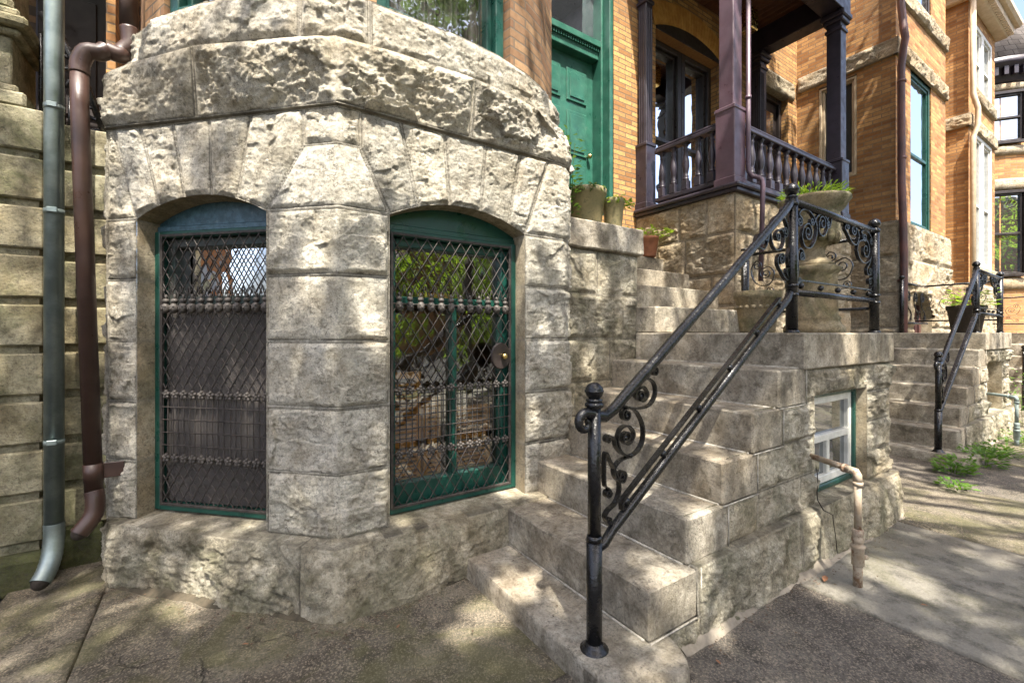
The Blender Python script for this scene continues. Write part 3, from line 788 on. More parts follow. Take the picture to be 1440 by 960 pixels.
jb = [c[3] - 0.03, c[6] + 0.45, c[10] + 0.1]
rock('stone_band', BB, BT, 2.374, 2.66, course(-0.01, c[-1] + 0.01, 2.37, 2.67, jb), M['band'], house, amp=0.044, bulge=0.016, margin=0.055, step=0.005,
     ridges=(c[5],), seed=57, scale=4.8, cap=0.20, caprise=0.02, under=0.05, edge_keep=0.03, joint=0.0075)
UB = [(-0.40, 3.45), (-0.345, 3.02), (-0.225, 2.79), (-0.06, 2.565), (0.15, 2.35), (0.36, 2.19), (0.48, 2.13), (0.63, 2.11), (1.07, 2.10), (1.33, 2.125), (1.56, 2.185), (1.79, 2.28), (2.0, 2.43), (2.13, 2.66), (2.18, 3.36)]
UBt = off(UB, -0.012)
c = cum(UB)
rock('stone_band', UB, UBt, 2.655, 2.885, course(-0.01, c[-1] + 0.01, 2.65, 2.89, [c[1] + 0.07, c[5] - 0.05, c[7] - 0.02, c[11] + 0.05]), M['band'], house, amp=0.040, bulge=0.012, margin=0.045,
     seed=91, scale=5.0, cap=0.3, caprise=0.02, edge_keep=0.03, joint=0.0075)

# brick storey of the bay above the bands
UW = off(UB, -0.055)
def facet(mb, p, q, z0, z1): mb.quad((p[0], p[1], z0), (q[0], q[1], z0), (q[0], q[1], z1), (p[0], p[1], z1))
def brick_chain(name, chains, mat, parent, smooth=False):
    """brick faces along polylines; the bricks run on round the corners"""
    V, Q, A = [], [], []
    for pts, z0, z1 in chains:
        cc_ = cum(pts)
        for (p, a), (q, b) in zip(list(zip(pts, cc_))[:-1], list(zip(pts, cc_))[1:]):
            k = len(V); V += [(p[0], p[1], z0), (q[0], q[1], z0), (q[0], q[1], z1), (p[0], p[1], z1)]; A += [a, b, b, a]; Q.append((k, k + 1, k + 2, k + 3))
    return np_mesh(name, V, [Q], mat, parent, {'along': A}, smooth)
left_j = (-0.205, 2.83); wl, wr = (0.655, 2.165), (1.46, 2.215)
ub = resample([wr, (1.60, 2.245), (1.78, 2.325), (1.97, 2.465), (2.09, 2.68), (2.13, 3.36)], 40)
ub = [(1.43, 2.38), wr] + [tuple(p) for p in ub[1:]]
brick_chain('brick_wall', [([(-0.36, 3.45), (-0.30, 3.05), left_j, (-0.08, 2.92)], 2.88, 5.2), ([(0.42, 2.42), (0.30, 2.30), (0.46, 2.20), wl, (0.67, 2.36)], 2.88, 5.2), (ub, 2.88, 5.2)], M['brickbay'], house)
def win(parent, O, U, N, w, h, mat, glass, fw=0.05, fd=0.07, mull=(), rails=(), sash=None, sw=0.035, name='window', back=None, mw=0.03, botrail=None):
    """window with its own frame, sash bars and pane; O = bottom left of the frame, U to the right, N outward"""
    O, U, N = Vector(O), Vector(U), Vector(N); sash = sash or mat
    m = MB(); B = lambda mm, a, b, n0, n1, c, d: mm.obox(O, U, N, a, b, n0, n1, c, d, 0.004)
    B(m, 0, fw, 0, fd, 0, h); B(m, w - fw, w, 0, fd, 0, h); B(m, fw, w - fw, 0, fd, h - fw, h); B(m, fw, w - fw, 0, fd, 0, fw)
    wo = m.build(name, mat, parent)
    s = MB(); a, b, c, d = fw, w - fw, fw, h - fw; br = botrail or sw
    B(s, a, a + sw, -0.03, fd * 0.45, c, d); B(s, b - sw, b, -0.03, fd * 0.45, c, d); B(s, a + sw, b - sw, -0.03, fd * 0.45, d - sw, d); B(s, a + sw, b - sw, -0.03, fd * 0.45, c, c + br)
    for u in mull: B(s, u - mw / 2, u + mw / 2, -0.028, fd * 0.4, c + br, (rails[0] - 0.02 if rails else d - sw))
    for z in rails: B(s, a + sw, b - sw, -0.03, fd * 0.5, z - 0.022, z + 0.022)
    s.build('sash', sash, wo)
    p = MB(); p.obox(O, U, N, a + 0.01, b - 0.01, -0.015, -0.011, c + 0.01, d - 0.01); p.build('pane', glass, wo)
    if back:
        q = MB(); n = 40
        vs = []; fs = []
        for i in range(n + 1):
            u = a + (b - a) * i / n; off_ = -0.09 + 0.012 * math.sin(i * 1.9) + 0.006 * math.sin(i * 0.7)
            vs += [O + U * u + N * off_ + Vector((0, 0, c)), O + U * u + N * off_ + Vector((0, 0, back[1] if len(back) > 1 else d))]
        for i in range(n): fs.append((2 * i, 2 * i + 2, 2 * i + 3, 2 * i + 1))
        q.add(vs, fs, True); q.build('curtain', back[0], wo)
    return wo
dv = (Vector((*wr, 0)) - Vector((*wl, 0))); L = dv.length; dv.normalize()
nv = Vector((dv.y, -dv.x, 0))
win(house, Vector((*wl, 2.905)) - nv * 0.12 + dv * 0.01, dv, nv, L - 0.03, 1.9, M['green'], M['uglass'], 0.055, 0.08, back=(M['curtain2'],))
lj2 = (0.30, 2.30); dv = (Vector((*lj2, 0)) - Vector((*left_j, 0))); L = dv.length; dv.normalize(); nv = Vector((dv.y, -dv.x, 0))
win(house, Vector((*left_j, 2.905)) - nv * 0.10 + dv * 0.01, dv, nv, L - 0.03, 1.9, M['green'], M['uglass'], 0.055, 0.08, back=(M['curtain2'],))

# basement windows, arched heads, rooms behind
def arched_window(O, U, N, op, s0, head_mat, curtain, rails_z, mull):
    O, U, N = Vector(O), Vector(U), Vector(N)
    w = op.b - op.a; o0 = O + U * (op.a - s0) - N * 0.175
    z0, ztop = 0.405, 1.86
    W = win(house, o0 + Vector((0, 0, z0)), U, N, w, ztop - z0, M['green'], M['cglass'] if curtain else M['glass'], 0.032, 0.085, mull=mull, rails=[rails_z - z0], sash=M['dsash'] if curtain else None, sw=0.045, mw=0.028, botrail=0.10,
            back=(M['curtain'],) if curtain else None)
    us = [op.a + w * i / 24 for i in range(25)]
    poly = [(u - s0, float(op.top(u)) + 0.01) for u in us][::-1]
    h = MB().prism([(op.a - s0, ztop + 0.012), (op.b - s0, ztop + 0.012)] + poly, O - N * 0.17, U, (0, 0, 1), N, 0.05)
    for d_, e in ((0.045, 0.03),):
        h.obox(O + U * (op.a - s0), U, N, 0, w, -0.12 - 0.02, -0.105, ztop - 0.005, ztop + 0.03, 0.004)
    h.build('arched_head', head_mat, W)
    if curtain: MB().obox(o0, U, N, 0.034, w - 0.034, 0.045, 0.047, z0 + 0.04, 1.478).build('insect_screen', M['screen'], W)
    return W
wA = arched_window((RD[0], RD[1], 0), u45, n45, W1, SR, M['bluegreen'], True, 1.50, (0.54,))
wB = arched_window((RD[0], RD[1], 0), X1, Y1, W2, SR, M['green'], False, 1.50, (0.42,))
# louvred shutters and an added orange box inside the second window
sh = MB()
for (a, b, zz) in ((0.79, 0.97, 1.08), (0.985, 1.09, 0.93), (1.16, 1.42, 0.86)):
    yy = 2.385
    sh.box(a, a + 0.025, yy, yy + 0.03, 0.42, zz); sh.box(b - 0.025, b, yy, yy + 0.03, 0.42, zz); sh.box(a, b, yy, yy + 0.03, zz, zz + 0.035); sh.box(a, b, yy, yy + 0.03, 0.70, 0.73)
    z = 0.44
    while z < zz - 0.02:
        sh.obox((0, yy + 0.015, z), (1, 0, 0), (0, 1, 0), a + 0.025, b - 0.025, -0.012, 0.012, 0, 0.012); z += 0.026
sh.build('shutter', M['shutter'], wB)
MB().box(0.96, 1.16, 2.40, 2.52, 1.475, 1.56, 0.006).build('orange_glow_box', M['shutter'], wB)  # made-up box; its orange stands in for a bright spot in the glass
rm = MB()
def room(x0, x1, y0, y1, z0, z1):
    rm.quad((x0, y1, z0), (x1, y1, z0), (x1, y1, z1), (x0, y1, z1)); rm.quad((x0, y0, z0), (x1, y0, z0), (x1, y1, z0), (x0, y1, z0)); rm.quad((x0, y0, z1), (x1, y0, z1), (x1, y1, z1), (x0, y1, z1))
    rm.quad((x0, y0, z0), (x0, y1, z0), (x0, y1, z1), (x0, y0, z1)); rm.quad((x1, y0, z0), (x1, y1, z0), (x1, y1, z1), (x1, y0, z1))
room(0.55, 1.72, 2.42, 5.0, 0.36, 2.3)
rm.build('room', M['room'], house)
back = MB(); back.box(-0.30, 2.05, 3.4, 3.5, 0, 5.2); back.build('rear_wall', M['room'], house)

# window guards of diagonal bars with rows of small cast faces
def guard(O, U, N, w, h, z0, rows, cell, lock=False, nros=12):
    """rows: heights (above z0) of the three ornamented rails, top first"""
    O, U, N = Vector(O), Vector(U), Vector(N); Z = Vector((0, 0, 1))
    P = lambda u, z, n=0: O + U * u + N * n + Z * (z0 + z)
    m = MB(); f = 0.014
    for (a, b, c, d) in ((0, f, 0, h), (w - f, w, 0, h), (f, w - f, 0, f), (f, w - f, h - f, h)): m.obox(O + Z * z0, U, N, a, b, -0.008, 0.008, c, d, 0.002)
    go = m.build('window_guard', M['guard'], house)
    b = MB()
    def lattice(za, zb, c, ratio=1.55):
        H = zb - za; W = w - 2 * f; dx = H / ratio
        k = -int(dx / c) - 2
        while k * c < W + dx:
            for sgn in (1, -1):
                x0 = f + k * c if sgn > 0 else f + W - k * c; x1 = x0 + sgn * dx
                # clip to the frame
                t0, t1 = 0.0, 1.0
                for lim, side in ((f, 1), (f + W, -1)):
                    a_, b_ = (x0 - lim) * side, (x1 - lim) * side
                    if a_ < 0 and b_ < 0: t0, t1 = 1, 0; break
                    if a_ < 0: t0 = max(t0, a_ / (a_ - b_))
                    if b_ < 0: t1 = min(t1, a_ / (a_ - b_))
                if t1 - t0 > 0.02:
                    b.tube([P(x0 + (x1 - x0) * t0, za + H * t0, 0.003 * sgn), P(x0 + (x1 - x0) * (t0 + t1) / 2, za + H * (t0 + t1) / 2, 0.003 * sgn + 0.002), P(x0 + (x1 - x0) * t1, za + H * t1, 0.003 * sgn)], 0.0031, 5, False)
            k += 1
    r1, r2, r3 = rows
    lattice(r1 + 0.06, h - f, cell); lattice(r2, r1 - 0.02, cell); lattice(f, r3, cell)
    sp = (w - 2 * f) / nros
    for i in range(nros):      # pointed loops that hold the faces
        u = f + sp * (i + 0.5)
        b.tube([P(u - sp * 0.5, r1 + 0.10), P(u - sp * 0.22, r1 + 0.045), P(u, r1 + 0.0), P(u + sp * 0.22, r1 + 0.045), P(u + sp * 0.5, r1 + 0.10)], 0.0030, 5, False)
        b.tube([P(u, r1 + 0.02), P(u, r2)], 0.0 + 0.0028, 5, False) if False else None
    nv_ = int((w - 2 * f) / 0.034)
    for i in range(nv_ + 1):
        u = f + (w - 2 * f) * i / nv_ + random.uniform(-0.003, 0.003)
        b.tube([P(u, r3), P(u + random.uniform(-0.003, 0.003), (r2 + r3) / 2, 0.002), P(u, r2)], 0.0030, 5, False)
    for j in range(1, 5):
        zz = r3 + (r2 - r3) * j / 5
        b.tube([P(f, zz, 0.004), P(w / 2, zz + random.uniform(-0.004, 0.004), 0.005), P(w - f, zz, 0.004)], 0.0030, 5, False)
    for zz in (r2, r3, r1): b.tube([P(f, zz), P(w - f, zz)], 0.0035, 5, False)
    b.build('bars', M['guard'], go)
    for j, (zz, n) in enumerate(((r1, nros), (r2, nros), (r3, nros))):
        for i in range(n):
            u = f + (w - 2 * f) * (i + 0.5) / n
            r = MB()
            if j == 0:    # small grotesque head with a leaf over it
                r.ball(P(u, zz - 0.012, 0.010), 0.021, 10, 1.3); r.ball(P(u - 0.010, zz - 0.004, 0.024), 0.006, 7); r.ball(P(u + 0.010, zz - 0.004, 0.024), 0.006, 7)
                r.ball(P(u, zz - 0.016, 0.031), 0.0055, 7, 1.4); r.ball(P(u, zz + 0.026, 0.008), 0.017, 8, 0.8); r.ball(P(u, zz + 0.048, 0.006), 0.008, 7, 1.6)
            else:         # little five lobed leaf
                for a in range(5):
                    an = R(90 + 72 * a); r.ball(P(u + 0.015 * math.cos(an), zz + 0.015 * math.sin(an), 0.006), 0.0095, 7)
                r.ball(P(u, zz, 0.012), 0.008, 7)
            r.build('rosette', M['rosette'], go)
    if lock:
        pl = MB(); c0 = P(w - 0.075, 0.765)
        for i in range(24):
            pass
        V = []; n = 24
        for n0, rad in ((0.006, 0.068), (0.016, 0.062)):
            for i in range(n): a = 2 * math.pi * i / n; V.append(c0 + N * n0 + U * rad * math.cos(a) + Z * rad * 1.18 * math.sin(a))
        pl.add(V, [tuple(range(n, 2 * n)), tuple(range(n))[::-1]] + [(i, (i + 1) % n, n + (i + 1) % n, n + i) for i in range(n)])
        pl.build('lock_plate', M['darkwood'], go)
        kn = MB(); kn.tube([c0 + U * 0.012 + N * 0.014, c0 + U * 0.012 + N * 0.03, c0 + U * 0.012 + N * 0.042, c0 + U * 0.012 + N * 0.048], [0.014, 0.016, 0.017, 0.008], 14); kn.build('knob', M['brass'], go)
    return go
guard(Vector((RD[0], RD[1], 0)) + X1 * 0.277 - Y1 * 0.095, X1, Y1, 0.732, 1.415, 0.43, (1.05, 0.60, 0.275), 0.066, True)
guard(Vector((RD[0], RD[1], 0)) - u45 * 1.088 - n45 * 0.095, u45, n45, 0.68, 1.415, 0.43, (1.04, 0.58, 0.25), 0.056)

# street front behind the stoop: brick pier, green door with jambs, cornice rail and transom
YF = 3.36
mb = MB(); wall(mb, (0, YF, 0), X1, Y1, 1.9, 3.868, GZ, 7.0, [(2.55, 3.52, 2.55, 5.30)], 0.0)
mb.build('front_wall', M['brick'], house)
d = MB()
d.box(3.47, 3.519, YF + 0.005, YF + 0.26, 2.55, 5.29, 0.004); d.box(2.551, 2.60, YF + 0.005, YF + 0.26, 2.55, 5.29, 0.004)
d.box(3.44, 3.468, YF + 0.10, YF + 0.27, 2.55, 5.29, 0.004); d.box(2.60, 3.47, YF + 0.1, YF + 0.26, 5.22, 5.29, 0.004)
dr = d.build('door', M['door'], house)
lf = MB(); lf.box(2.60, 3.44, YF + 0.23, YF + 0.27, 2.55, 4.24, 0.003)
for (a, b) in ((2.70, 2.98), (3.06, 3.34)):
    for (c0, c1) in ((2.7, 3.1), (3.2, 3.66), (3.76, 4.10)):
        lf.box(a, b, YF + 0.215, YF + 0.229, c0, c1, 0.006); lf.box(a + 0.04, b - 0.04, YF + 0.205, YF + 0.2145, c0 + 0.04, c1 - 0.04, 0.006)
lf.build('door_leaf', M['door'], dr)
tr = MB(); tr.box(2.60, 3.44, YF + 0.14, YF + 0.27, 4.245, 4.42, 0.006); tr.box(2.60, 3.44, YF + 0.10, YF + 0.139, 4.36, 4.43, 0.006)
for i in range(26): tr.box(2.61 + i * 0.032, 2.626 + i * 0.032, YF + 0.118, YF + 0.1395, 4.325, 4.357)
tr.build('transom_bar', M['door'], dr)
p = MB(); p.box(2.60, 3.44, YF + 0.22, YF + 0.225, 4.43, 5.22); p.build('transom_pane', M['dglass'], dr)
kn = MB(); kn.ball((3.36, YF + 0.19, 3.22), 0.025); kn.tube([(3.36, YF + 0.23, 3.22), (3.36, YF + 0.19, 3.22)], 0.012); kn.build('knob', M['brass'], dr)

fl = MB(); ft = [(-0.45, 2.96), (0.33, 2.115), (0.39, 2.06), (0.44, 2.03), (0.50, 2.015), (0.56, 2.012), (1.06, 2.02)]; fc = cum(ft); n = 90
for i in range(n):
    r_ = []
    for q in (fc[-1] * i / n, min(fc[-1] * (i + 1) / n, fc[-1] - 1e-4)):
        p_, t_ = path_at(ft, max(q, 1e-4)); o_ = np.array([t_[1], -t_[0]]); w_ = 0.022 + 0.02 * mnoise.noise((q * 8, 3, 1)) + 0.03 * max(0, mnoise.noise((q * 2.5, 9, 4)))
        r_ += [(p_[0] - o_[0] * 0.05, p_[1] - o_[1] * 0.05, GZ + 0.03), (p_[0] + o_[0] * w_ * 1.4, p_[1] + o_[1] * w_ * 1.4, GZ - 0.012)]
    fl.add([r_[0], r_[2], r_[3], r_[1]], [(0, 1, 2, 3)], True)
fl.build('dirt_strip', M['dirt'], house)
# ------------------------------------------------------------------ stoop: stairs along the front, landing, side wall with basement window
stoop = empty('stone_stoop', (2.4, 1.6, GZ), 'worn stone stairs with landing beside the arched window bay', 'stoop', 'stone stoops along the house fronts')
RS = 0.19
SX = [None, 1.068, 1.331, 1.606, 1.862, 2.106, 2.352, 2.595]
YN = 1.128
for k in range(1, 8):
    z1 = RS * k; z0 = z1 - RS + (0.0015 if k > 1 else -0.17)
    if k == 1:    # long bottom step with a rounded end
        poly = [(SX[1], 2.03), (SX[1], 1.10)]
        for i in range(13):
            a = math.pi + (math.pi * 0.5) * i / 12; poly.append((SX[1] + 0.20 + 0.20 * math.cos(a), 1.16 + 0.235 * math.sin(a)))
        for i in range(9):
            a = 1.5 * math.pi + (math.pi * 0.5) * i / 8; poly.append((SX[1] + 0.235 + 0.14 * math.cos(a), 1.165 + 0.24 * math.sin(a)))
        poly += [(SX[1] + 0.375, 1.3), (SX[1] + 0.375, 2.03)]
        b = MB(); n = len(poly)
        rings = [(0.0, -0.11), (0.0, 0.172), (0.004, 0.183), (0.012, 0.19)]
        cx, cy = SX[1] + 0.19, 1.5
        vs = []
        for ins, z in rings:
            for (x, y) in poly:
                dx, dy = cx - x, cy - y; l = math.hypot(dx, dy)
                vs.append((x + dx / l * ins, y + dy / l * ins, z))
        fs = [tuple(range(3 * n, 4 * n))]
        for r in range(3):
            for i in range(n): fs.append((r * n + i, r * n + (i + 1) % n, (r + 1) * n + (i + 1) % n, (r + 1) * n + i))
        b.add(vs, fs, False); b.build('step', M['step'], stoop)
        continue
    yb = (2.045, 2.165)[k - 2] if k <= 3 else 2.262
    if k == 7:
        o = worn('landing', [(SX[7], 3.885, YN - 0.012, 2.262, 1.135, 1.33)], M['step'], stoop, 0.008, 0.003)
    else:
        worn('step', [(SX[k], SX[k + 1] + 0.036, (YN if k > 2 else 1.093) + 0.0006 * k, yb + 0.0007 * k, z0, z1)], M['step'], stoop, 0.007, 0.003, seed=k)
# mortar lines at the back of the treads and along the step ends
j = MB()
for k in range(2, 8):
    j.tube([(SX[k] - 0.004, (YN if k > 2 else 1.093) + 0.02, RS * (k - 1) + 0.002), (SX[k] - 0.004, 2.03 if k <= 3 else 2.25, RS * (k - 1) + 0.002)], 0.0055, 5)
for k in range(2, 7):
    YK = YN if k > 2 else 1.092
    j.tube([(SX[k] + 0.0, YK - 0.003, RS * (k - 1)), (SX[k + 1] + 0.036, YK - 0.002, RS * (k - 1))], 0.004, 5)
    j.tube([(SX[k + 1] + 0.038, YK - 0.001, RS * (k - 1)), (SX[k + 1] + 0.038, YK - 0.001, RS * k)], 0.0035, 5)
j.build('mortar_joint', M['mortar'], stoop)
# rock faced side wall in courses, with the opening of the basement window
XW0, XW1 = 1.62, 3.88
OW = Opening(2.76 - XW0, 3.49 - XW0, 0.385, 0.985, 0.0)
flats = []
for k in (3, 4, 5, 6): flats.append((-1, SX[k + 1] + 0.036 - XW0, RS * (k - 1), RS * k))
blk = []
zc = [0.38, 0.57, 0.76, 0.95, 1.137]
jn = [[2.17, 2.60], [2.52], [2.66], [3.6]]
for i in range(4):
    st = SX[i + 4] + 0.036 - XW0
    jj = [q - XW0 for q in jn[i]] + ([OW.a, OW.b] if i < 3 else [])
    blk += course(st, XW1 - XW0, zc[i], zc[i + 1], sorted(jj))
    blk.append(rect(-1, st, zc[i], zc[i + 1]))
rock('side_wall', [(XW0, 1.142), (XW1, 1.142)], [(XW0, 1.142), (XW1, 1.142)], 0.38, 1.137, blk, M['stoop'], stoop, amp=0.030, bulge=0.012, margin=0.035, openings=(OW,), flats=flats, cuts=[(-1, SX[k] + 0.06 - XW0, RS * (k - 1) + 0.012, 9) for k in (4, 5, 6, 7)], seed=14, scale=6.0, joint=0.0045)
reveal('window_reveal', (XW0, 1.142, 0), X1, Y1, OW, 0.14, M['jamb'], stoop, (), s0=0.0)
wn = win(stoop, (2.765, 1.142 + 0.085, 0.40), X1, Y1, 0.72, 0.582, M['green'], M['dglass2'], 0.03, 0.03, mull=(0.36,), rails=(0.30,), sash=M['white'], sw=0.045, mw=0.035, name='basement_window')
wn2 = MB()
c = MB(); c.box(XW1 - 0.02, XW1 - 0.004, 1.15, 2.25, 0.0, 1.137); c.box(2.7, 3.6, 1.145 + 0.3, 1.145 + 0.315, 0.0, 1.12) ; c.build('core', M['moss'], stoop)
rock('end_wall', [(3.88, 1.142), (3.88, 2.3)], [(3.88, 1.142), (3.88, 2.3)], 0.38, 1.137, course(0, 1.2, 0.38, 0.68, [0.5]) + course(0, 1.2, 0.68, 1.137, [0.7]), M['stoop'], stoop, step=0.02, seed=15)
pb = [(1.34, 1.085), (1.63, 1.078), (2.2, 1.075), (2.55, 1.075), (3.94, 1.07), (3.95, 1.08), (3.955, 2.2)]
pt = [(1.34, 1.10), (1.63, 1.095), (2.2, 1.098), (2.55, 1.10), (3.91, 1.10), (3.92, 1.11), (3.92, 2.2)]
c = cum(pb)
rock('plinth', pb, pt, 0.02, 0.384, [rect(-0.01, 0.285, 0.0, 0.19), rect(0.285, c[3] - 0.05, 0, 0.39), rect(c[3] - 0.05, c[3] + 0.18, 0, 0.39), rect(c[3] + 0.18, c[4], 0, 0.39), rect(c[5], c[6] + 0.1, 0, 0.39)], M['plinth'], stoop, amp=0.05, bulge=0.012,
     margin=0.06, seed=61, scale=3.3, cap=0.26, caprise=0.012, edge_keep=0.3, joint=0.004, cuts=[(-1, 0.272, 0.186, 0.5)])
# crack down from the pipe hole
cr = MB(); pts = [(2.70, 1.108, 0.62), (2.715, 1.106, 0.52), (2.70, 1.104, 0.43), (2.715, 1.075, 0.385), (2.75, 1.05, 0.36), (2.775, 1.045, 0.25), (2.78, 1.04, 0.12)]
P_ = [Vector(p) for p in pts]; q_ = []
for i in range(len(P_) - 1):
    for f in (0, 0.25, 0.5, 0.75):
        v = P_[i].lerp(P_[i + 1], f); q_.append(v + Vector((0.012 * mnoise.noise(v * 23), 0, 0)))
cr.tube(q_, [0.0016 + 0.0022 * abs(mnoise.noise(v * 17)) for v in q_], 5); cr.build('crack', M['soil'], stoop)

# upper flight, cheek wall with coping
for k in range(8, 14):
    z1 = RS * k; y0 = 2.09 + 0.30 * (k - 8)
    worn('upper_step', [(2.61, 3.872, y0, min(y0 + 0.34, 3.36) if k < 13 else y0 + 0.3, z1 - RS + 0.0015, z1)], M['step'], stoop, 0.007, 0.003, seed=k)
c2 = MB(); c2.box(2.63, 3.86, 2.42, 3.35, GZ, 1.5); c2.build('upper_core', M['step'], stoop)
pb = [(1.86, 2.272), (2.625, 2.272), (2.632, 2.28), (2.632, 3.36)]
c = cum(pb); zc = [0.56, 0.78, 1.00, 1.29, 1.595, 1.90]; jn = [[0.35], [0.15], [0.48], [0.62], [0.36]]
blk = []
for i in range(5): blk += course(-0.01, c[1], zc[i], zc[i + 1], jn[i]) + course(c[2], c[3], zc[i], zc[i + 1], [c[2] + 0.4])
rock('cheek_wall', pb, pb, 0.56, 1.90, blk, M['plinth'], stoop, amp=0.026, bulge=0.01, margin=0.04, seed=77, scale=5.5)
worn('coping', [(1.85, 2.665, 2.235, 3.355, 1.902, 2.093)], M['step'], stoop, 0.01, 0.004)

# ------------------------------------------------------------------ iron railing
rail = empty('iron_railing', (1.15, 1.19, 0.19), 'black iron railing with ball newel and scrolls on the stairs beside the bay', 'railing', 'iron stair railings')
YR = 1.19
nx = 1.148
nw = MB()
nw.tube([(nx, YR, 0.185), (nx, YR, 0.585)], 0.0285, 16); nw.tube([(nx, YR, 0.58), (nx, YR, 0.60)], [0.031, 0.026], 16)
nw.tube([(nx, YR, 0.59), (nx, YR, 1.06)], 0.0235, 16); nw.tube([(nx, YR, 1.055), (nx, YR, 1.065), (nx, YR, 1.075), (nx, YR, 1.085)], [0.022, 0.034, 0.034, 0.020], 16)
nw.lathe([(0.018, 1.075), (0.030, 1.083), (0.030, 1.09), (0.016, 1.097)], (nx, YR, 0), 16)
npost = nw.build('newel_post', M['iron'], rail)
b = MB(); b.ball((nx, YR, 1.12), 0.033, 18); b.lathe([(0.0345, 1.116), (0.0352, 1.12), (0.0345, 1.124)], (nx, YR, 0), 18); b.build('ball', M['iron'], npost)
b = MB(); b.lathe([(0.052, 0.186), (0.052, 0.191), (0.042, 0.197), (0.034, 0.208), (0.029, 0.216)], (nx, YR, 0), 18); b.build('base_collar', M['iron'], npost)
# rails
YT = 1.205
ux, uz = 2.655, 2.055
h = MB(); pts = []
# volute in front of the newel, then up the slope
for i in range(22):
    a = R(-360 - 90 - 330 * i / 21 + 510); rr = 0.008 + 0.030 * (i / 21)
    pts.append((nx - 0.044 + rr * math.cos(a), YR, 1.008 + rr * math.sin(a)))
pts += [(nx - 0.022, YR, 1.042), (nx, YR, 1.032), (nx + 0.05, YR, 1.022), (nx + 0.10, YR, 1.045), (nx + 0.16, YR, 1.09)]
pts += [(ux - 0.10, YR + 0.012, uz - 0.075), (ux - 0.05, YR + 0.015, uz - 0.035), (ux - 0.02, YR + 0.018, uz - 0.012), (ux, YR + 0.02, uz)]
h.tube(pts, [0.010 + 0.008 * min(1, i / 21) for i in range(22)] + [0.0215] * (len(pts) - 22), 12); h.build('handrail', M['iron'], rail)
lo = MB()
z0, z1 = 0.545, 1.555
dirz = (z1 - 0.045 - (z0 + 0.05)) / (ux - 0.06 - (nx + 0.09))
lo.tube([(nx, YR, z0), (nx + 0.05, YR, z0 + 0.012), (nx + 0.09, YR, z0 + 0.05), (ux - 0.06, YR + 0.015, z1 - 0.045), (ux - 0.03, YR + 0.018, z1 - 0.012), (ux, YR + 0.02, z1)], 0.019, 12)
lr = lo.build('lower_rail', M['iron'], rail)
th = MB(); a = Vector((nx + 0.16, YR, z0 + 0.05 + dirz * 0.07)); bq = Vector((ux - 0.12, YR + 0.014, z1 - 0.045 - dirz * 0.06)); dd = (bq - a).normalized(); up = Vector((-dd.z, 0, dd.x))
th.flat([a + dd * 0.012 + up * 0.02, a + up * 0.028 - dd * 0.004, a + up * 0.045 + dd * 0.006, a + up * 0.055 + dd * 0.03] + [a + up * 0.056 + dd * ((bq - a).length * t) for t in (0.1, 0.3, 0.5, 0.7, 0.9)] + [bq + up * 0.054], (0, 1, 0), 0.022, 0.010)
th.build('thin_bar', M['iron'], rail)
L = (bq - a).length
for t in (0.02, 0.20, 0.40, 0.60, 0.80, 0.985):
    q = MB(); q.ball(a + dd * (L * t) + up * 0.035, 0.0155, 12); q.build('bead', M['iron'], rail)
def ring_scroll(name, pts2, plane, w=0.020, t=0.006, bead=0.011, mat='iron'):
    m = MB(); P3 = [plane(u, v) for u, v in pts2]
    side = (plane(1, 0) - plane(0, 0)).cross(plane(0, 1) - plane(0, 0))
    m.flat(P3, side, w, t)
    for e in (P3[0], P3[-1]): m.ball(e, bead, 9)
    return m.build(name, M[mat], rail)
pl = lambda u, v: Vector((u, YR + 0.002, v))
def A2(px, py): v = at(px, py, y=YR); return (v.x, v.z)
# the foot scrolls climb from the newel to the handrail
def foot(z): return A2(640 + z[0] / 1.92, 460 + z[1] / 1.92)
def fscroll(c1, mids, c2, w=0.021, t=0.0065, bead=0.0105):
    return ring_scroll('scroll', scroll_path(foot(c1) if c1 else None, [foot(p) for p in mids], foot(c2) if c2 else None), pl, w, t, bead)
fscroll((462, 236), [(452, 226), (470, 217), (492, 232), (507, 270), (503, 315), (478, 345), (450, 338), (438, 306), (446, 274), (468, 266), (482, 286), (476, 306)], (463, 296))
fscroll((412, 302), [(412, 291), (428, 300), (434, 322), (450, 342), (474, 347)], None, bead=0.008)
fscroll((449, 401), [(460, 400), (452, 417), (434, 408), (428, 385), (444, 360), (474, 347)], None)
fscroll((412, 447), [(421, 447), (413, 434), (403, 420), (405, 340), (420, 365), (440, 410), (443, 440), (432, 474), (412, 494), (404, 512), (412, 530)], (413, 520), bead=0.009)
fscroll((500, 182), [(490, 172), (508, 160), (520, 182), (505, 200), (486, 186), (492, 158), (515, 138), (536, 150), (540, 180), (524, 210), (490, 219), (455, 212)], None, w=0.019)
fscroll((538, 120), [(530, 112), (522, 130), (512, 140)], None, w=0.018, bead=0.009)
# posts on the landing
def post(x, y, ztop=2.07, ball=True):
    p = MB(); p.tube([(x, y, 1.325), (x, y, ztop)], 0.030, 14); p.tube([(x, y, 1.326), (x, y, 1.345)], [0.040, 0.034], 14)
    for zz in (1.53, 1.58, 2.03): p.tube([(x, y, zz), (x, y, zz + 0.018)], 0.0335, 14)
    o = p.build('post', M['iron'], rail)
    if ball:
        b = MB(); b.lathe([(0.020, ztop - 0.005), (0.032, ztop + 0.006), (0.020, ztop + 0.02)], (x, y, 0), 14); b.ball((x, y, ztop + 0.048), 0.036, 16); b.lathe([(0.0375, ztop + 0.044), (0.038, ztop + 0.048), (0.0375, ztop + 0.052)], (x, y, 0), 16); b.build('ball', M['iron'], o)
    return o
p1, p2, p3 = (ux, YR + 0.02), (3.83, 1.21), (3.79, 2.10)
post(*p1); post(*p2, 2.04); post(*p3, 2.0, False)
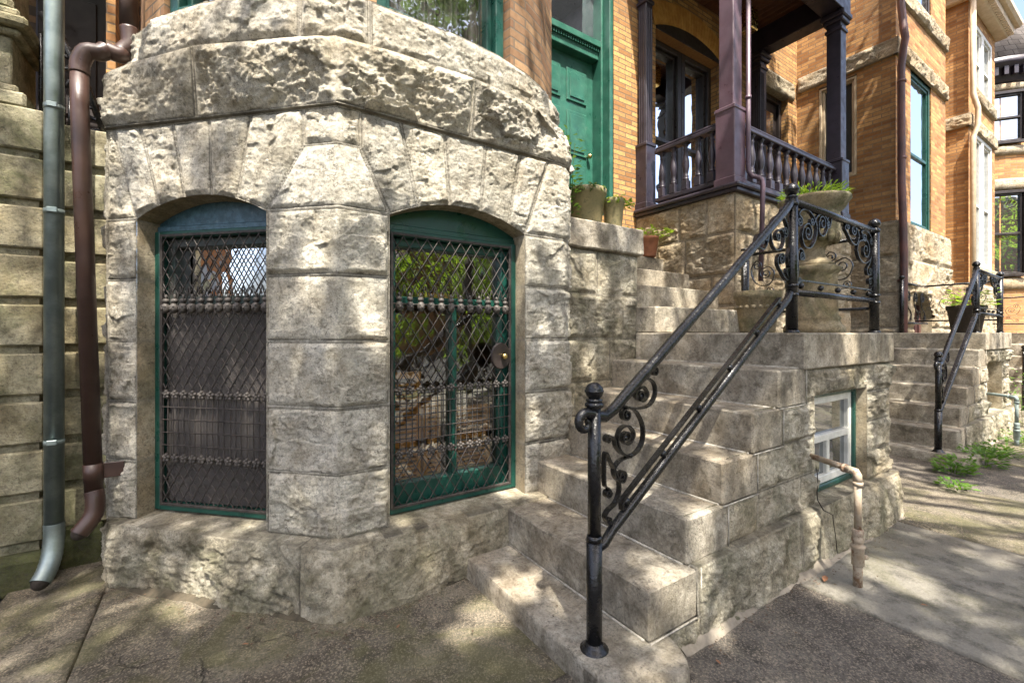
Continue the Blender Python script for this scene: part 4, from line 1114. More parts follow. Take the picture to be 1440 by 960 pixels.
h = MB(); h.tube([(*p1, uz), (*p2, 2.035)], 0.022, 12); h.build('handrail', M['iron'], rail)
h = MB(); h.tube([(*p1, 1.555), (*p2, 1.555)], 0.019, 12); h.build('lower_rail', M['iron'], rail)
h = MB(); h.tube([(*p2, 2.0), (*p3, 1.99)], 0.013, 10); h.build('handrail', M['iron'], rail)
h = MB(); h.tube([(*p2, 1.50), (*p3, 1.50)], 0.011, 10); h.build('lower_rail', M['iron'], rail)
h = MB(); h.flat([(p1[0] + 0.05, p1[1], 1.61), (p1[0] + 0.1, p1[1], 1.625), (p2[0] - 0.1, p2[1], 1.625), (p2[0] - 0.05, p2[1], 1.61)], (0, 1, 0), 0.018, 0.008); h.build('thin_bar', M['iron'], rail)
for t in (0.09, 0.30, 0.5, 0.7, 0.91):
    q = MB(); q.ball((p1[0] + (p2[0] - p1[0]) * t, p1[1], 1.595), 0.017, 12); q.build('bead', M['iron'], rail)
pf = lambda u, v: Vector((u, 1.212, v))
def fp(z): v = at(1020 + z[0] / 3.84, 240 + z[1] / 3.84, y=1.212); return (v.x, v.z)
def pscroll(c1, mids, c2, w=0.019, t=0.006, bead=0.0105, turns=1.35):
    return ring_scroll('scroll', scroll_path(fp(c1) if c1 else None, [fp(p) for p in mids], fp(c2) if c2 else None, turns), pf, w, t, bead)
# right of the first post
pscroll((395, 275), [(406, 290), (408, 262), (392, 235), (410, 212), (440, 215), (470, 250), (487, 310), (478, 380), (450, 418), (420, 405), (408, 350), (420, 300), (445, 288), (460, 320)], (440, 335))
pscroll((462, 275), [(470, 290), (482, 260), (500, 240), (525, 243), (546, 275), (542, 325), (520, 355), (500, 330), (500, 290)], (520, 285), bead=0.009)
pscroll((550, 290), [(560, 300), (566, 262), (555, 250), (545, 262)], None, bead=0.008)
pscroll((408, 462), [(400, 480), (420, 478), (415, 440), (396, 420), (384, 450), (388, 520), (384, 570)], (393, 590), bead=0.008)
pscroll((398, 600), [(404, 615), (386, 600), (384, 640), (394, 660)], None, bead=0.008)
# left of the first post, under the sloping rail
pscroll((318, 330), [(308, 345), (322, 360), (332, 320), (318, 268), (290, 244), (258, 258), (240, 310), (244, 380), (268, 428), (300, 415), (312, 360), (296, 318), (272, 330)], (280, 355))
pscroll((212, 358), [(222, 370), (232, 340), (218, 398), (200, 425), (174, 410), (160, 380), (172, 345), (196, 350)], (190, 375), bead=0.009)
pscroll((312, 215), [(322, 228), (326, 205), (308, 196), (298, 225), (310, 250)], None, bead=0.008)
pscroll((298, 478), [(312, 485), (306, 450), (282, 460), (276, 500), (296, 545), (326, 590), (356, 575), (352, 530), (328, 528)], (336, 552), bead=0.009)
pscroll((345, 500), [(352, 520), (340, 520), (330, 470), (340, 430), (352, 400)], None, bead=0.008)
# left of the second post
pscroll((745, 360), [(735, 345), (728, 330), (748, 324), (775, 350), (788, 410), (780, 470), (752, 500), (722, 480), (706, 430), (716, 385), (740, 375)], (752, 430))
pscroll((690, 320), [(676, 318), (684, 300), (706, 320), (714, 360), (700, 400), (676, 385), (654, 340), (640, 310), (648, 288)], (656, 302), bead=0.009)
pscroll((782, 385), [(776, 372), (790, 380), (792, 420), (772, 500), (758, 530), (764, 562), (782, 560)], (776, 545), bead=0.008)
pscroll((776, 595), [(768, 585), (786, 580), (792, 605), (778, 640), (756, 645)], None, bead=0.008)
# the rail on the house side of the landing carries large open scrolls
ps = lambda u, v: Vector((p2[0] + (p3[0] - p2[0]) * (u - p2[1]) / (p3[1] - p2[1]), u, v))
for (yc, zc_, f) in ((1.42, 1.80, 1), (1.70, 1.74, -1), (1.95, 1.80, 1)):
    q = lambda a, b: (yc + f * a, zc_ + b)
    ring_scroll('scroll', scroll_path(q(-0.02, 0.02), [q(0.02, 0.05), q(-0.04, 0.075), q(-0.085, 0.02), q(-0.06, -0.06), q(0.0, -0.08), q(0.07, -0.04), q(0.10, 0.06), q(0.06, 0.13)], q(0.05, 0.09)), ps, w=0.014, t=0.006, bead=0.008)
    ring_scroll('scroll', scroll_path(q(-0.05, -0.12), [q(-0.07, -0.145), q(-0.015, -0.15), q(0.02, -0.19), q(0.06, -0.2)], q(0.055, -0.17)), ps, w=0.013, t=0.005, bead=0.007)
h = MB(); h.tube([(3.70, 2.06, 1.33), (3.70, 2.06, 1.98)], 0.010, 8)
h.build('bar', M['iron'], rail)

# gas vent pipe by the basement window
vp = empty('vent_pipe', (2.62, 0.895, GZ), 'rusty cream bent pipe rising from the paving by the white basement window', 'pipe')
m = MB(); m.tube([(2.72, 1.15, 0.66), (2.66, 0.99, 0.655), (2.625, 0.92, 0.65)], 0.0155, 12); m.build('arm', M['ventpipe'], vp)
m = MB(); m.tube([(2.637, 0.945, 0.652), (2.625, 0.905, 0.65), (2.62, 0.895, 0.635), (2.62, 0.893, 0.60)], [0.0185, 0.0195, 0.0195, 0.0195], 12); m.tube([(2.64, 0.95, 0.652), (2.646, 0.965, 0.652)], 0.022, 12); m.tube([(2.62, 0.893, 0.605), (2.62, 0.893, 0.585)], 0.022, 12); m.build('elbow', M['ventpipe'], vp)
m = MB(); m.tube([(2.62, 0.893, 0.60), (2.62, 0.893, 0.37)], 0.016, 12); m.tube([(2.62, 0.893, 0.27), (2.62, 0.893, GZ)], 0.020, 12); m.build('riser', M['ventpipe'], vp)
m = MB(); m.lathe([(0.018, 0.375), (0.024, 0.37), (0.024, 0.345), (0.021, 0.34), (0.026, 0.33), (0.026, 0.315), (0.022, 0.31), (0.022, 0.30), (0.030, 0.298), (0.030, 0.285), (0.026, 0.28), (0.026, 0.20), (0.022, 0.195)][::-1], (2.62, 0.893, 0), 14); m.tube([(2.66, 0.87, 0.235), (2.62, 0.893, 0.235)], 0.012, 8); m.build('coupling', M['ventpipe'], vp)

fl = MB(); n = 60
for i in range(n):
    xa, xb = 1.5 + 2.35 * i / n, 1.5 + 2.35 * (i + 1) / n
    wa, wb = [0.022 + 0.016 * mnoise.noise((q * 9, 1, 2)) + 0.03 * max(0, mnoise.noise((q * 2.7, 4, 2))) for q in (xa, xb)]
    fl.add([(xa, 1.10, GZ + 0.04), (xb, 1.10, GZ + 0.04), (xb, 1.075 - wb, GZ + 0.006), (xa, 1.075 - wa, GZ + 0.006)], [(0, 1, 2, 3)], True)
fl.build('cement_fillet', M['fillet'], stoop)
m = MB(); m.box(1.345, 1.66, 1.092, 1.155, 0.12, 0.186, 0.006); m.build('bedding_stone', M['step'], stoop)
# ------------------------------------------------------------------ house with the plum porch
ph = empty('row_house', (5.7, 3.0, GZ), 'tan brick house with plum painted porch, turned balusters and green framed window', 'house', 'row houses on this side of the street')
PX0, PX1, PY0 = 3.875, 6.33, 2.235
pb = [(PX0, 3.36), (PX0, PY0), (PX1, PY0)]
c = cum(pb); c1 = c[1]
blk = []
for (za, zb, j) in ((1.3, 1.58, [0.3, 0.75, c1 + 0.5, c1 + 1.2, c1 + 1.9]), (1.58, 1.86, [0.5, 0.9, c1 + 0.3, c1 + 1.0, c1 + 1.7]), (1.86, 2.24, [0.28, 0.62, c1 + 0.55, c1 + 1.3]), (2.24, 2.585, [0.55, 0.85, c1 + 0.42, c1 + 1.1, c1 + 1.8]), (0.0, 0.4, [c1 + 0.6]), (0.4, 0.85, [c1 + 0.9]), (0.85, 1.3, [c1 + 0.5])):
    blk += course(-0.01, c1, za, zb, j) + course(c1, c[2] + 0.01, za, zb, j)
rock('porch_base', pb, pb, 0.0, 2.585, blk, M['porchstone'], ph, amp=0.034, bulge=0.012, margin=0.035, step=0.008, ridges=(c1,), seed=21, scale=5.0, joint=0.006)
m = MB(); m.box(PX0 - 0.035, PX1 + 0.03, PY0 - 0.04, 3.358, 2.59, 2.625, 0.006); m.box(PX0 - 0.06, PX1 + 0.05, PY0 - 0.065, 3.357, 2.626, 2.665, 0.012)
m.build('porch_floor', M['dplum'], ph)
def column(x, y, fluted=False, w=0.08, back=False):
    k = MB(); k.box(x - w, x + w, y - w, y + w, 2.67, 5.12, 0.006)
    if fluted:
        for i in range(3):
            xx = x - w + 0.02 + i * 0.03; k.box(xx, xx + 0.012, y - w - 0.008, y - w + 0.002, 3.35, 4.85, 0.003)
            yy = y - w + 0.02 + i * 0.03; k.box(x - w - 0.008, x - w + 0.002, yy, yy + 0.012, 3.35, 4.85, 0.003)
    o = k.build('column', M['dplum'] if fluted or back else M['purple'], ph)
    b = MB(); b.box(x - w - 0.022, x + w + 0.022, y - w - 0.022, y + w + 0.022, 2.668, 3.37, 0.006); b.box(x - w - 0.034, x + w + 0.034, y - w - 0.034, y + w + 0.034, 2.667, 2.74, 0.008); b.box(x - w - 0.03, x + w + 0.03, y - w - 0.03, y + w + 0.03, 3.345, 3.385, 0.008)
    b.build('pedestal', M['dplum'] if fluted or back else M['purple'], o)
    b = MB(); b.box(x - w - 0.015, x + w + 0.015, y - w - 0.015, y + w + 0.015, 4.90, 4.94, 0.006); b.box(x - w - 0.03, x + w + 0.03, y - w - 0.03, y + w + 0.03, 5.0, 5.05, 0.01); b.box(x - w - 0.05, x + w + 0.05, y - w - 0.05, y + w + 0.05, 5.05, 5.115, 0.012)
    b.build('capital', M['dplum'] if fluted or back else M['purple'], o)
    return o
CL, CR = (3.965, 2.335), (6.215, 2.335)
column(*CL, w=0.07); column(*CR, back=True, w=0.075); column(3.94, 3.29, fluted=True, w=0.055); column(6.215, 3.27, fluted=True)
m = MB(); m.box(CL[0] - 0.12, CR[0] + 0.12, 2.23, 2.45, 5.12, 5.50, 0.006); m.box(CL[0] - 0.17, CR[0] + 0.17, 2.18, 2.50, 5.50, 5.58, 0.012)
m.box(CL[0] - 0.11, CL[0] + 0.11, 2.451, 3.355, 5.12, 5.48, 0.006); m.box(CR[0] - 0.11, CR[0] + 0.11, 2.451, 3.355, 5.12, 5.48, 0.006)
m.build('porch_beam', M['dplum'], ph)
m = MB()
for i in range(22):
    x = 4.08 + i * 0.0925; m.box(x, x + 0.089, 2.46, 3.35, 5.40, 5.42, 0.004)
m.build('porch_ceiling', M['ceilwood'], ph)
m = MB(); m.box(3.6, 6.55, 2.0, 3.4, 5.585, 5.70, 0.02); m.build('porch_roof', M['dplum'], ph)
m = MB(); m.box(5.2, 5.34, 2.80, 2.94, 4.88, 5.14, 0.01); m.tube([(5.27, 2.87, 5.14), (5.27, 2.87, 5.40)], 0.012, 8); m.build('lantern', M['brass'], ph)
prof = [(0.032, 0.0), (0.032, 0.02), (0.024, 0.03), (0.030, 0.045), (0.020, 0.06), (0.026, 0.09), (0.036, 0.15), (0.034, 0.20), (0.022, 0.27), (0.018, 0.31), (0.026, 0.325), (0.018, 0.34), (0.020, 0.36), (0.028, 0.37), (0.028, 0.38)]
def balustrade(a, b, n):
    a, b = Vector(a), Vector(b); U = (b - a).normalized(); L = (b - a).length; N = Vector((U.y, -U.x, 0))
    m = MB(); m.obox(a, U, N, 0, L, -0.045, 0.045, 3.235, 3.275, 0.008); m.obox(a, U, N, 0, L, -0.03, 0.03, 3.276, 3.31, 0.012)
    rl = m.build('balustrade', M['dplum'], ph)
    m = MB(); m.obox(a, U, N, 0, L, -0.035, 0.035, 2.72, 2.765, 0.006); m.build('bottom_rail', M['dplum'], rl)
    for i in range(n):
        p = a + U * (L * (i + 0.5) / n)
        m = MB(); m.box(p.x - 0.034, p.x + 0.034, p.y - 0.034, p.y + 0.034, 2.766, 2.86, 0.005); m.lathe([(r, z * 0.95) for r, z in prof], (p.x, p.y, 2.861), 10); m.box(p.x - 0.03, p.x + 0.03, p.y - 0.03, p.y + 0.03, 3.222, 3.2345, 0.003)
        m.build('baluster', M['dplum'], rl)
balustrade((CL[0], 3.16, 0), (CL[0], CL[1] + 0.11, 0), 5)
balustrade((CL[0] + 0.11, CL[1], 0), (CR[0] - 0.11, CR[1], 0), 12)
# wall under the porch: tall pair of windows under a brick arch, doorway beyond
m = MB(); wall(m, (0, 3.362, 0), X1, Y1, 3.87, 7.54, GZ, 9.0, [(4.20, 5.45, 2.75, 4.80), (6.52, 7.26, 2.7, 4.88)], 0.20)
m.build('front_wall', M['brick'], ph)
wo = win(ph, (4.205, 3.362 + 0.19, 2.755), X1, Y1, 0.62, 2.04, M['darkwood'], M['dglass'], 0.07, 0.08, rails=(0.9,), back=None)
wo = win(ph, (4.83, 3.362 + 0.19, 2.755), X1, Y1, 0.615, 2.04, M['darkwood'], M['dglass'], 0.07, 0.08, rails=(0.9,))
m = MB()
rc = 1.6; cz = 4.80 - math.sqrt(rc * rc - 0.64 ** 2) + 0.03
for k in range(27):
    a0 = math.asin(0.64 / rc) * (2 * k / 27 - 1); a1 = math.asin(0.64 / rc) * (2 * (k + 0.88) / 27 - 1)
    P_ = lambda r, a: (4.825 + r * math.sin(a), cz + r * math.cos(a))
    m.prism([P_(rc, a0), P_(rc, a1), P_(rc + 0.26, a1), P_(rc + 0.26, a0)], (0, 3.362, 0), X1, (0, 0, 1), Y1, 0.012)
m.build('arch', M['archbrick'], ph)
m = MB()
us = [4.2 + 1.25 * i / 16 for i in range(17)]
m.prism([(4.2, 4.802), (5.45, 4.802)] + [(u, max(4.803, cz + math.sqrt(rc * rc - (u - 4.825) ** 2) - 0.002)) for u in us[::-1]], (0, 3.358, 0), X1, (0, 0, 1), Y1, 0.01); m.build('arched_head', M['darkwood'], ph)
d = MB(); d.box(6.53, 6.60, 3.45, 3.55, 2.7, 4.87, 0.005); d.box(7.18, 7.25, 3.45, 3.55, 2.7, 4.87, 0.005); d.box(6.60, 7.18, 3.45, 3.55, 4.80, 4.87, 0.005); d.box(6.60, 7.18, 3.50, 3.54, 2.7, 4.80, 0.004); dd2 = d.build('door', M['darkwood'], ph)
p = MB(); p.box(6.7, 7.08, 3.49, 3.499, 3.5, 4.65); p.build('door_pane', M['dglass'], dd2)
rock('lintel', [(6.42, 3.34), (7.40, 3.34)], [(6.42, 3.34), (7.40, 3.34)], 4.87, 5.12, [rect(-0.01, 1, 4.87, 5.12)], M['porchstone'], ph, step=0.02, seed=3, cap=0.05, under=0.1)

# projecting wing on the right: side wall and street face of brick, rock faced bands
XW, YW, XE = 7.54, 2.15, 9.75
m = MB(); wall(m, (XW, 3.362, 0), Vector((0, -1, 0)), Vector((-1, 0, 0)), 0, 3.362 - YW, 2.80, 9.5, [(0.30, 0.78, 3.55, 4.97)], 0.12)
wall(m, (0, YW, 0), X1, Y1, XW, XE, 2.80, 9.5, [(8.12, 9.03, 2.82, 5.02), (8.12, 9.03, 6.02, 8.3)], 0.16)
m.build('brick_wall', M['brick2'], ph)
win(ph, (XW + 0.05, 3.362 - 0.305, 3.555), Vector((0, -1, 0)), Vector((-1, 0, 0)), 0.47, 1.40, M['cream'], M['dglass2'], 0.03, 0.05, mull=(0.16, 0.31), mw=0.012)
win(ph, (8.125, YW + 0.045, 2.825), X1, Y1, 0.90, 2.19, M['green'], M['dglass'], 0.06, 0.03, rails=(1.05,), sash=M['green'])
win(ph, (8.125, YW + 0.045, 6.025), X1, Y1, 0.90, 2.26, M['darkwood'], M['dglass'], 0.06, 0.03, rails=(1.1,))
def band(x0, x1, y, z0, z1, par, proud=0.03, seed=1, mat='porchstone', end=True, step=0.018, joints=(), turn=None):
    pb = [(x0, y - proud), (x1, y - proud)]
    if turn: pb = [(x0 - proud, turn)] + [(x0 - proud, y - proud), (x1, y - proud)]
    L_ = cum(pb)[-1]
    return rock('stone_band', pb, pb, z0, z1, course(-0.01, L_ + 0.01, z0, z1, list(joints)), M[mat], par, amp=0.035, bulge=0.012, margin=0.04, step=step, seed=seed, cap=proud + 0.03, under=proud + 0.03, scale=5, ridges=(cum(pb)[1],) if turn else ())
band(XW, XE, YW, 5.02, 5.24, ph, 0.035, 8, turn=3.33, joints=(0.6, 1.9, 2.7))
band(XW, XE, YW, 5.80, 6.02, ph, 0.035, 9, joints=(0.7, 1.5))
pb = [(XW - 0.04, 3.34), (XW - 0.04, YW - 0.05), (XE + 0.02, YW - 0.05)]
c = cum(pb); blk = []
for i, (za, zb) in enumerate(((0.0, 0.5), (0.5, 0.95), (0.95, 1.4), (1.4, 1.85), (1.85, 2.35), (2.35, 2.82))):
    blk += course(-0.01, c[1], za, zb, [0.35 + 0.3 * (i % 2)]) + course(c[1], c[2] + 0.01, za, zb, [c[1] + 0.5 + 0.4 * (i % 2), c[1] + 1.4 + 0.3 * (i % 2)])
OA = Opening(c[1] + 0.55, c[1] + 1.35, 0.5, 1.55, 0.35)
rock('stone_base', pb, pb, 0.0, 2.82, blk, M['porchstone'], ph, amp=0.045, bulge=0.015, margin=0.045, step=0.012, ridges=(c[1],), seed=44, scale=3.6, joint=0.007, cap=0.06, openings=(OA,))
reveal('window_reveal', (XW - 0.04, YW - 0.05, 0), X1, Y1, OA, 0.2, M['jamb'], ph, (), s0=c[1])
win(ph, (XW - 0.04 + 0.56, YW + 0.13, 0.52), X1, Y1, 0.78, 1.40, M['copperp'], M['dglass2'], 0.07, 0.06, mull=(0.39,), sash=M['copperp'])
m = MB(); wall(m, (XE, YW, 0), Vector((0, 1, 0)), X1, 0.0, 1.2, GZ, 9.5); m.build('end_wall', M['brick2'], ph)
m = MB(); m.box(PX0 + 0.05, 9.7, 3.8, 11, GZ, 9.4); m.build('core', M['brick2'], ph)

# ------------------------------------------------------------------ house with the white windows
wh = empty('row_house', (12.0, 3.0, GZ), 'orange brick house with white paired windows and dentil cornice', 'house', 'row houses on this side of the street')
m = MB(); wall(m, (0, 2.9, 0), X1, Y1, 9.76, 11.1, GZ, 7.5); m.build('recessed_wall', M['brick2'], wh)
m = MB(); wall(m, (11.1, 2.9, 0), Vector((0, -1, 0)), Vector((-1, 0, 0)), 0, 0.75, 2.2, 7.2)
wall(m, (0, YW, 0), X1, Y1, 11.1, 13.05, 2.2, 7.2, [(11.42, 12.82, 2.55, 4.98), (11.42, 12.82, 5.75, 6.98)], 0.10); m.build('brick_wall', M['brick2'], wh)
for z0, hh in ((2.55, 2.42), (5.75, 1.22)):
    for xx in (11.425, 12.125): win(wh, (xx, YW + 0.05, z0 + 0.005), X1, Y1, 0.69, hh, M['white'], M['dglass'], 0.07, 0.05, rails=(hh * 0.47,), sash=M['white'])
band(11.1, 13.05, YW, 4.98, 5.2, wh, 0.04, 12, turn=2.88, joints=(1.3, 2.0)); band(11.3, 12.95, YW, 5.54, 5.74, wh, 0.05, 13); band(11.3, 12.95, YW, 2.33, 2.54, wh, 0.05, 17)
pb = [(11.06, 2.88), (11.06, YW - 0.05), (13.07, YW - 0.05)]; c = cum(pb); blk = []
for i, (za, zb) in enumerate(((0, 0.55), (0.55, 1.1), (1.1, 1.65), (1.65, 2.2))): blk += course(-0.01, c[1], za, zb, [0.4]) + course(c[1], c[2] + 0.01, za, zb, [c[1] + 0.5 + 0.3 * (i % 2), c[1] + 1.3])
rock('stone_base', pb, pb, 0.0, 2.22, blk, M['porchstone'], wh, amp=0.06, bulge=0.02, step=0.03, ridges=(c[1],), seed=49, scale=3, cap=0.06)
m = MB(); m.box(11.0, 13.2, 1.98, 3.0, 7.2, 7.36, 0.02); m.box(10.88, 13.32, 1.80, 3.0, 7.361, 7.52, 0.04)
for i in range(22): m.box(11.02 + i * 0.1, 11.07 + i * 0.1, 1.90, 1.98, 7.22, 7.35, 0.004)
m.build('cornice', M['cream'], wh)
m = MB(); m.box(10.0, 13.0, 3.0, 11, GZ, 7.5); m.build('core', M['brick2'], wh)

# ------------------------------------------------------------------ house with the round corner tower
tw = empty('row_house', (15.2, 3.0, GZ), 'brick house with a round tower and grey slate cone roof', 'house', 'row houses on this side of the street')
TC, TR = (15.05, 3.0), 1.35
brick_chain('tower_wall', [([(TC[0] + TR * math.cos(R(5 * i)), TC[1] + TR * math.sin(R(5 * i))) for i in range(73)], GZ, 6.9)], M['towerbrick'], tw)
for z0, z1 in ((2.25, 2.5), (4.35, 4.6), (5.1, 5.3), (6.45, 6.62)):
    m = MB(); m.lathe([(TR + 0.01, z0), (TR + 0.06, z0 + 0.03), (TR + 0.065, z1 - 0.03), (TR + 0.01, z1)], (*TC, 0), 40); m.build('stone_band', M['porchstone'], tw)
for a in (217, 262):
    U = Vector((-math.sin(R(a)), math.cos(R(a)), 0)); N = Vector((math.cos(R(a)), math.sin(R(a)), 0)); 
    for z0, z1 in ((2.52, 4.33), (5.32, 6.43)):
        win(tw, Vector((*TC, z0)) + N * (TR + 0.01) + U * (-0.36), U, N, 0.72, z1 - z0, M['darkwood'], M['dglass'], 0.06, 0.08, rails=((z1 - z0) * 0.5,))
m = MB(); m.lathe([(TR, 6.62), (TR + 0.08, 6.68), (TR + 0.10, 6.9), (TR + 0.22, 6.95), (TR + 0.24, 7.08), (TR, 7.1)], (*TC, 0), 40)
for i in range(60):
    a = 2 * math.pi * i / 60; m.obox(Vector((*TC, 6.74)), (-math.sin(a), math.cos(a), 0), (math.cos(a), math.sin(a), 0), -0.035, 0.035, TR + 0.09, TR + 0.18, 0, 0.17)
m.build('cornice', M['dplum'], tw)
m = MB(); m.lathe([(TR + 0.16, 7.1), (0.03, 10.2)], (*TC, 0), 40); m.build('roof', M['slate'], tw)
m = MB(); wall(m, (0, 3.0, 0), X1, Y1, 13.06, 24, GZ, 8.6); m.box(13.06, 24, 3.1, 11, GZ, 8.6); m.build('brick_wall', M['brick3'], tw)
m = MB(); m.box(13.0, 24.2, 2.8, 11, 8.61, 8.9, 0.03); m.build('eaves', M['green'], tw)
m = MB(); m.prism([(-0.2, 8.9), (1.6, 13.5), (1.6, 8.9)], (13.0, 2.8, 0), (0, 1, 0), (0, 0, 1), X1, 11); m.build('main_roof', M['redslate'], tw)

# downspouts on the right hand houses
ds = empty('downspout', (7.52, 2.08, 0.4), 'old copper coloured downspout on the corner of the brick wing beside plum porch', 'downspout', 'downspouts on the house fronts')
m = MB(); m.tube([(7.505, 2.06, 0.3), (7.505, 2.055, 1.7), (7.51, 2.055, 2.35), (7.50, 2.06, 2.75), (7.49, 2.075, 3.3), (7.495, 2.08, 4.8), (7.48, 2.05, 5.05), (7.47, 2.03, 5.15), (7.48, 2.05, 5.3), (7.495, 2.08, 5.6), (7.495, 2.08, 9.4)], 0.042, 12); m.build('pipe', M['copperp'], ds)
for z in (2.0, 3.6, 4.6): m = MB(); m.tube([(7.50, 2.075, z), (7.50, 2.075, z + 0.03)], 0.050, 12); m.build('strap', M['copperp'], ds)
ds = empty('downspout', (11.06, 2.1, 2.0), 'thin cream downspout with offset bend beside white paired windows', 'downspout', 'downspouts on the house fronts')
m = MB(); m.tube([(11.05, 2.08, 0.4), (11.05, 2.08, 4.75), (11.1, 2.03, 4.95), (11.1, 2.03, 5.25), (11.05, 2.08, 5.5), (11.05, 2.08, 7.2)], 0.04, 10); m.build('pipe', M['cream'], ds)
ds = empty('downspout', (4.06, 2.2, 2.5), 'slim plum downspout running down porch corner column into the stone base', 'downspout', 'downspouts on the house fronts')
m = MB(); m.tube([(4.065, 2.222, 5.1), (4.065, 2.222, 2.86), (4.065, 2.218, 2.80), (4.08, 2.195, 2.755), (4.115, 2.15, 2.735), (4.135, 2.135, 2.71), (4.14, 2.13, 2.66), (4.14, 2.15, 1.8)], 0.021, 10); m.build('pipe', M['purple'], ds)
m = MB(); m.tube([(4.065, 2.222, 3.46), (4.065, 2.222, 3.49)], 0.026, 10); m.build('strap', M['purple'], ds)

# ------------------------------------------------------------------ copies of the stoop and railing further along
index_kids()
skip = ('upper_step', 'upper_core', 'cheek_wall', 'coping', 'crack', 'basement_window')
st2 = copy_tree(stoop, None, skip); st2.location = stoop.location + Vector((4.65, 0.14, 0.0)); st2['label'] = 'second shaded stone stoop, in front of the brick wing'
st3 = copy_tree(stoop, None, skip); st3.location = stoop.location + Vector((8.75, 0.14, 0.0)); st3['label'] = 'farthest stone stoop, half hidden beyond the second stoop'
ra2 = copy_tree(rail); ra2.location = rail.location + Vector((4.65, 0.14, 0.0)); ra2['label'] = 'black iron railing on the second stoop by the weeds'
ra3 = copy_tree(rail); ra3.location = rail.location + Vector((8.75, 0.14, 0.0)); ra3['label'] = 'black railing of the farthest stoop at the frame edge'
vp2 = copy_tree(vp); vp2.location = vp.location + Vector((4.65, 0.14, -0.02)); vp2['label'] = 'grey green bent pipe beside the second stoop'
vp['group'] = vp2['group'] = 'vent pipes by the basement windows'
for ch in vp2.children if False else [o for o in bpy.data.objects if o.parent == vp2]:
    ch.data = ch.data.copy(); ch.data.materials[0] = M['greypipe']
# ------------------------------------------------------------------ neighbour on the left: banded rusticated stone
lh = empty('row_house', (-1.6, 3.3, GZ), 'old sandstone house of deep banded blocks beside the drainpipes', 'house', 'row houses on this side of the street')
YA, YB, XA = 3.17, 3.30, -0.707
m = []
zb = GZ
tops = [2.44 - 0.2425 * i for i in range(10)]
for zt_ in tops:
    b0 = zt_ - 0.205
    if b0 < 0.25: b0 = 0.25
    if zt_ < 0.3: break
    worn('wall_block', [(-2.2, XA, YA, YA + 0.35, b0, zt_)], M['rust'], lh, 0.008, 0.003, 0.08, seed=zt_)
    worn('wall_block', [(XA - 0.05, -0.462, YB, YB + 0.3, b0 + 0.003, zt_ - 0.003)], M['rust'], lh, 0.008, 0.003, 0.08, seed=zt_ + 5)
g = MB(); g.box(-2.19, XA - 0.022, YA + 0.025, YA + 0.34, GZ, 2.43); g.box(XA - 0.06, -0.463, YB + 0.025, YB + 0.29, GZ, 2.43); g.build('groove_wall', M['rust'], lh)
worn('base_course', [(-2.2, XA + 0.03, YA - 0.05, YA + 0.3, GZ - 0.05, 0.245)], M['moss'], lh, 0.03, 0.004)
worn('base_course', [(XA - 0.05, -0.50, YB - 0.02, YB + 0.3, GZ - 0.05, 0.30)], M['moss'], lh, 0.01, 0.01)
# pedestal of the neighbour's porch on top of the wall
pd = MB()
for (x1, y0, z0, z1, cc) in ((-0.775, 3.19, 2.445, 2.52, 0.012), (-0.81, 3.22, 2.521, 2.56, 0.01), (-0.835, 3.24, 2.561, 2.80, 0.006), (-0.80, 3.21, 2.801, 2.835, 0.01), (-0.765, 3.17, 2.836, 2.89, 0.015), (-0.80, 3.20, 2.891, 2.93, 0.01), (-0.83, 3.23, 2.931, 3.0, 0.02), (-0.86, 3.26, 3.001, 3.9, 0.01)):
    pd.box(-2.2, x1, y0, 3.6, z0, z1, cc)
pd.build('pedestal', M['rust'], lh)
pd = MB(); wall(pd, (0, 4.3, 0), X1, Y1, -2.4, 0.2, 2.3, 6.0); pd.build('porch_wall', M['brickbay'], lh); pd = MB(); pd.box(-0.50, -0.46, 3.35, 4.3, 2.3, 6.0); pd.build('porch_side_wall', M['brick'], lh)
d = MB(); d.box(-0.98, -0.52, 4.22, 4.29, 2.4, 3.9, 0.01); d.box(-0.92, -0.60, 4.19, 4.219, 2.6, 3.75, 0.02); d.box(-0.85, -0.67, 4.175, 4.1895, 2.8, 3.6, 0.02); d.build('porch_door', M['darkwood'], lh)
d = MB(); d.box(-2.3, -0.4, 3.4, 4.3, 4.4, 4.5); d.build('porch_ceiling', M['ceilwood'], lh)
gr = MB()
for i in range(9):
    t0 = i / 9; x = -0.72 + 0.20 * t0; z = 2.95 - 0.55 * t0
    gr.tube([(x - 0.03, 3.36, z + 0.06), (x + 0.025, 3.36, z + 0.045), (x + 0.03, 3.36, z), (x - 0.02, 3.36, z - 0.01), (x - 0.03, 3.36, z - 0.05)], 0.011, 6)
    gr.tube([(x - 0.04, 3.36, z - 0.04), (x - 0.04, 3.36, 2.42)], 0.008, 6)
gr.tube([(-0.76, 3.36, 3.02), (-0.70, 3.36, 2.95), (-0.58, 3.36, 2.68), (-0.50, 3.36, 2.42)], 0.018, 8); gr.build('stair_grille', M['iron'], lh)

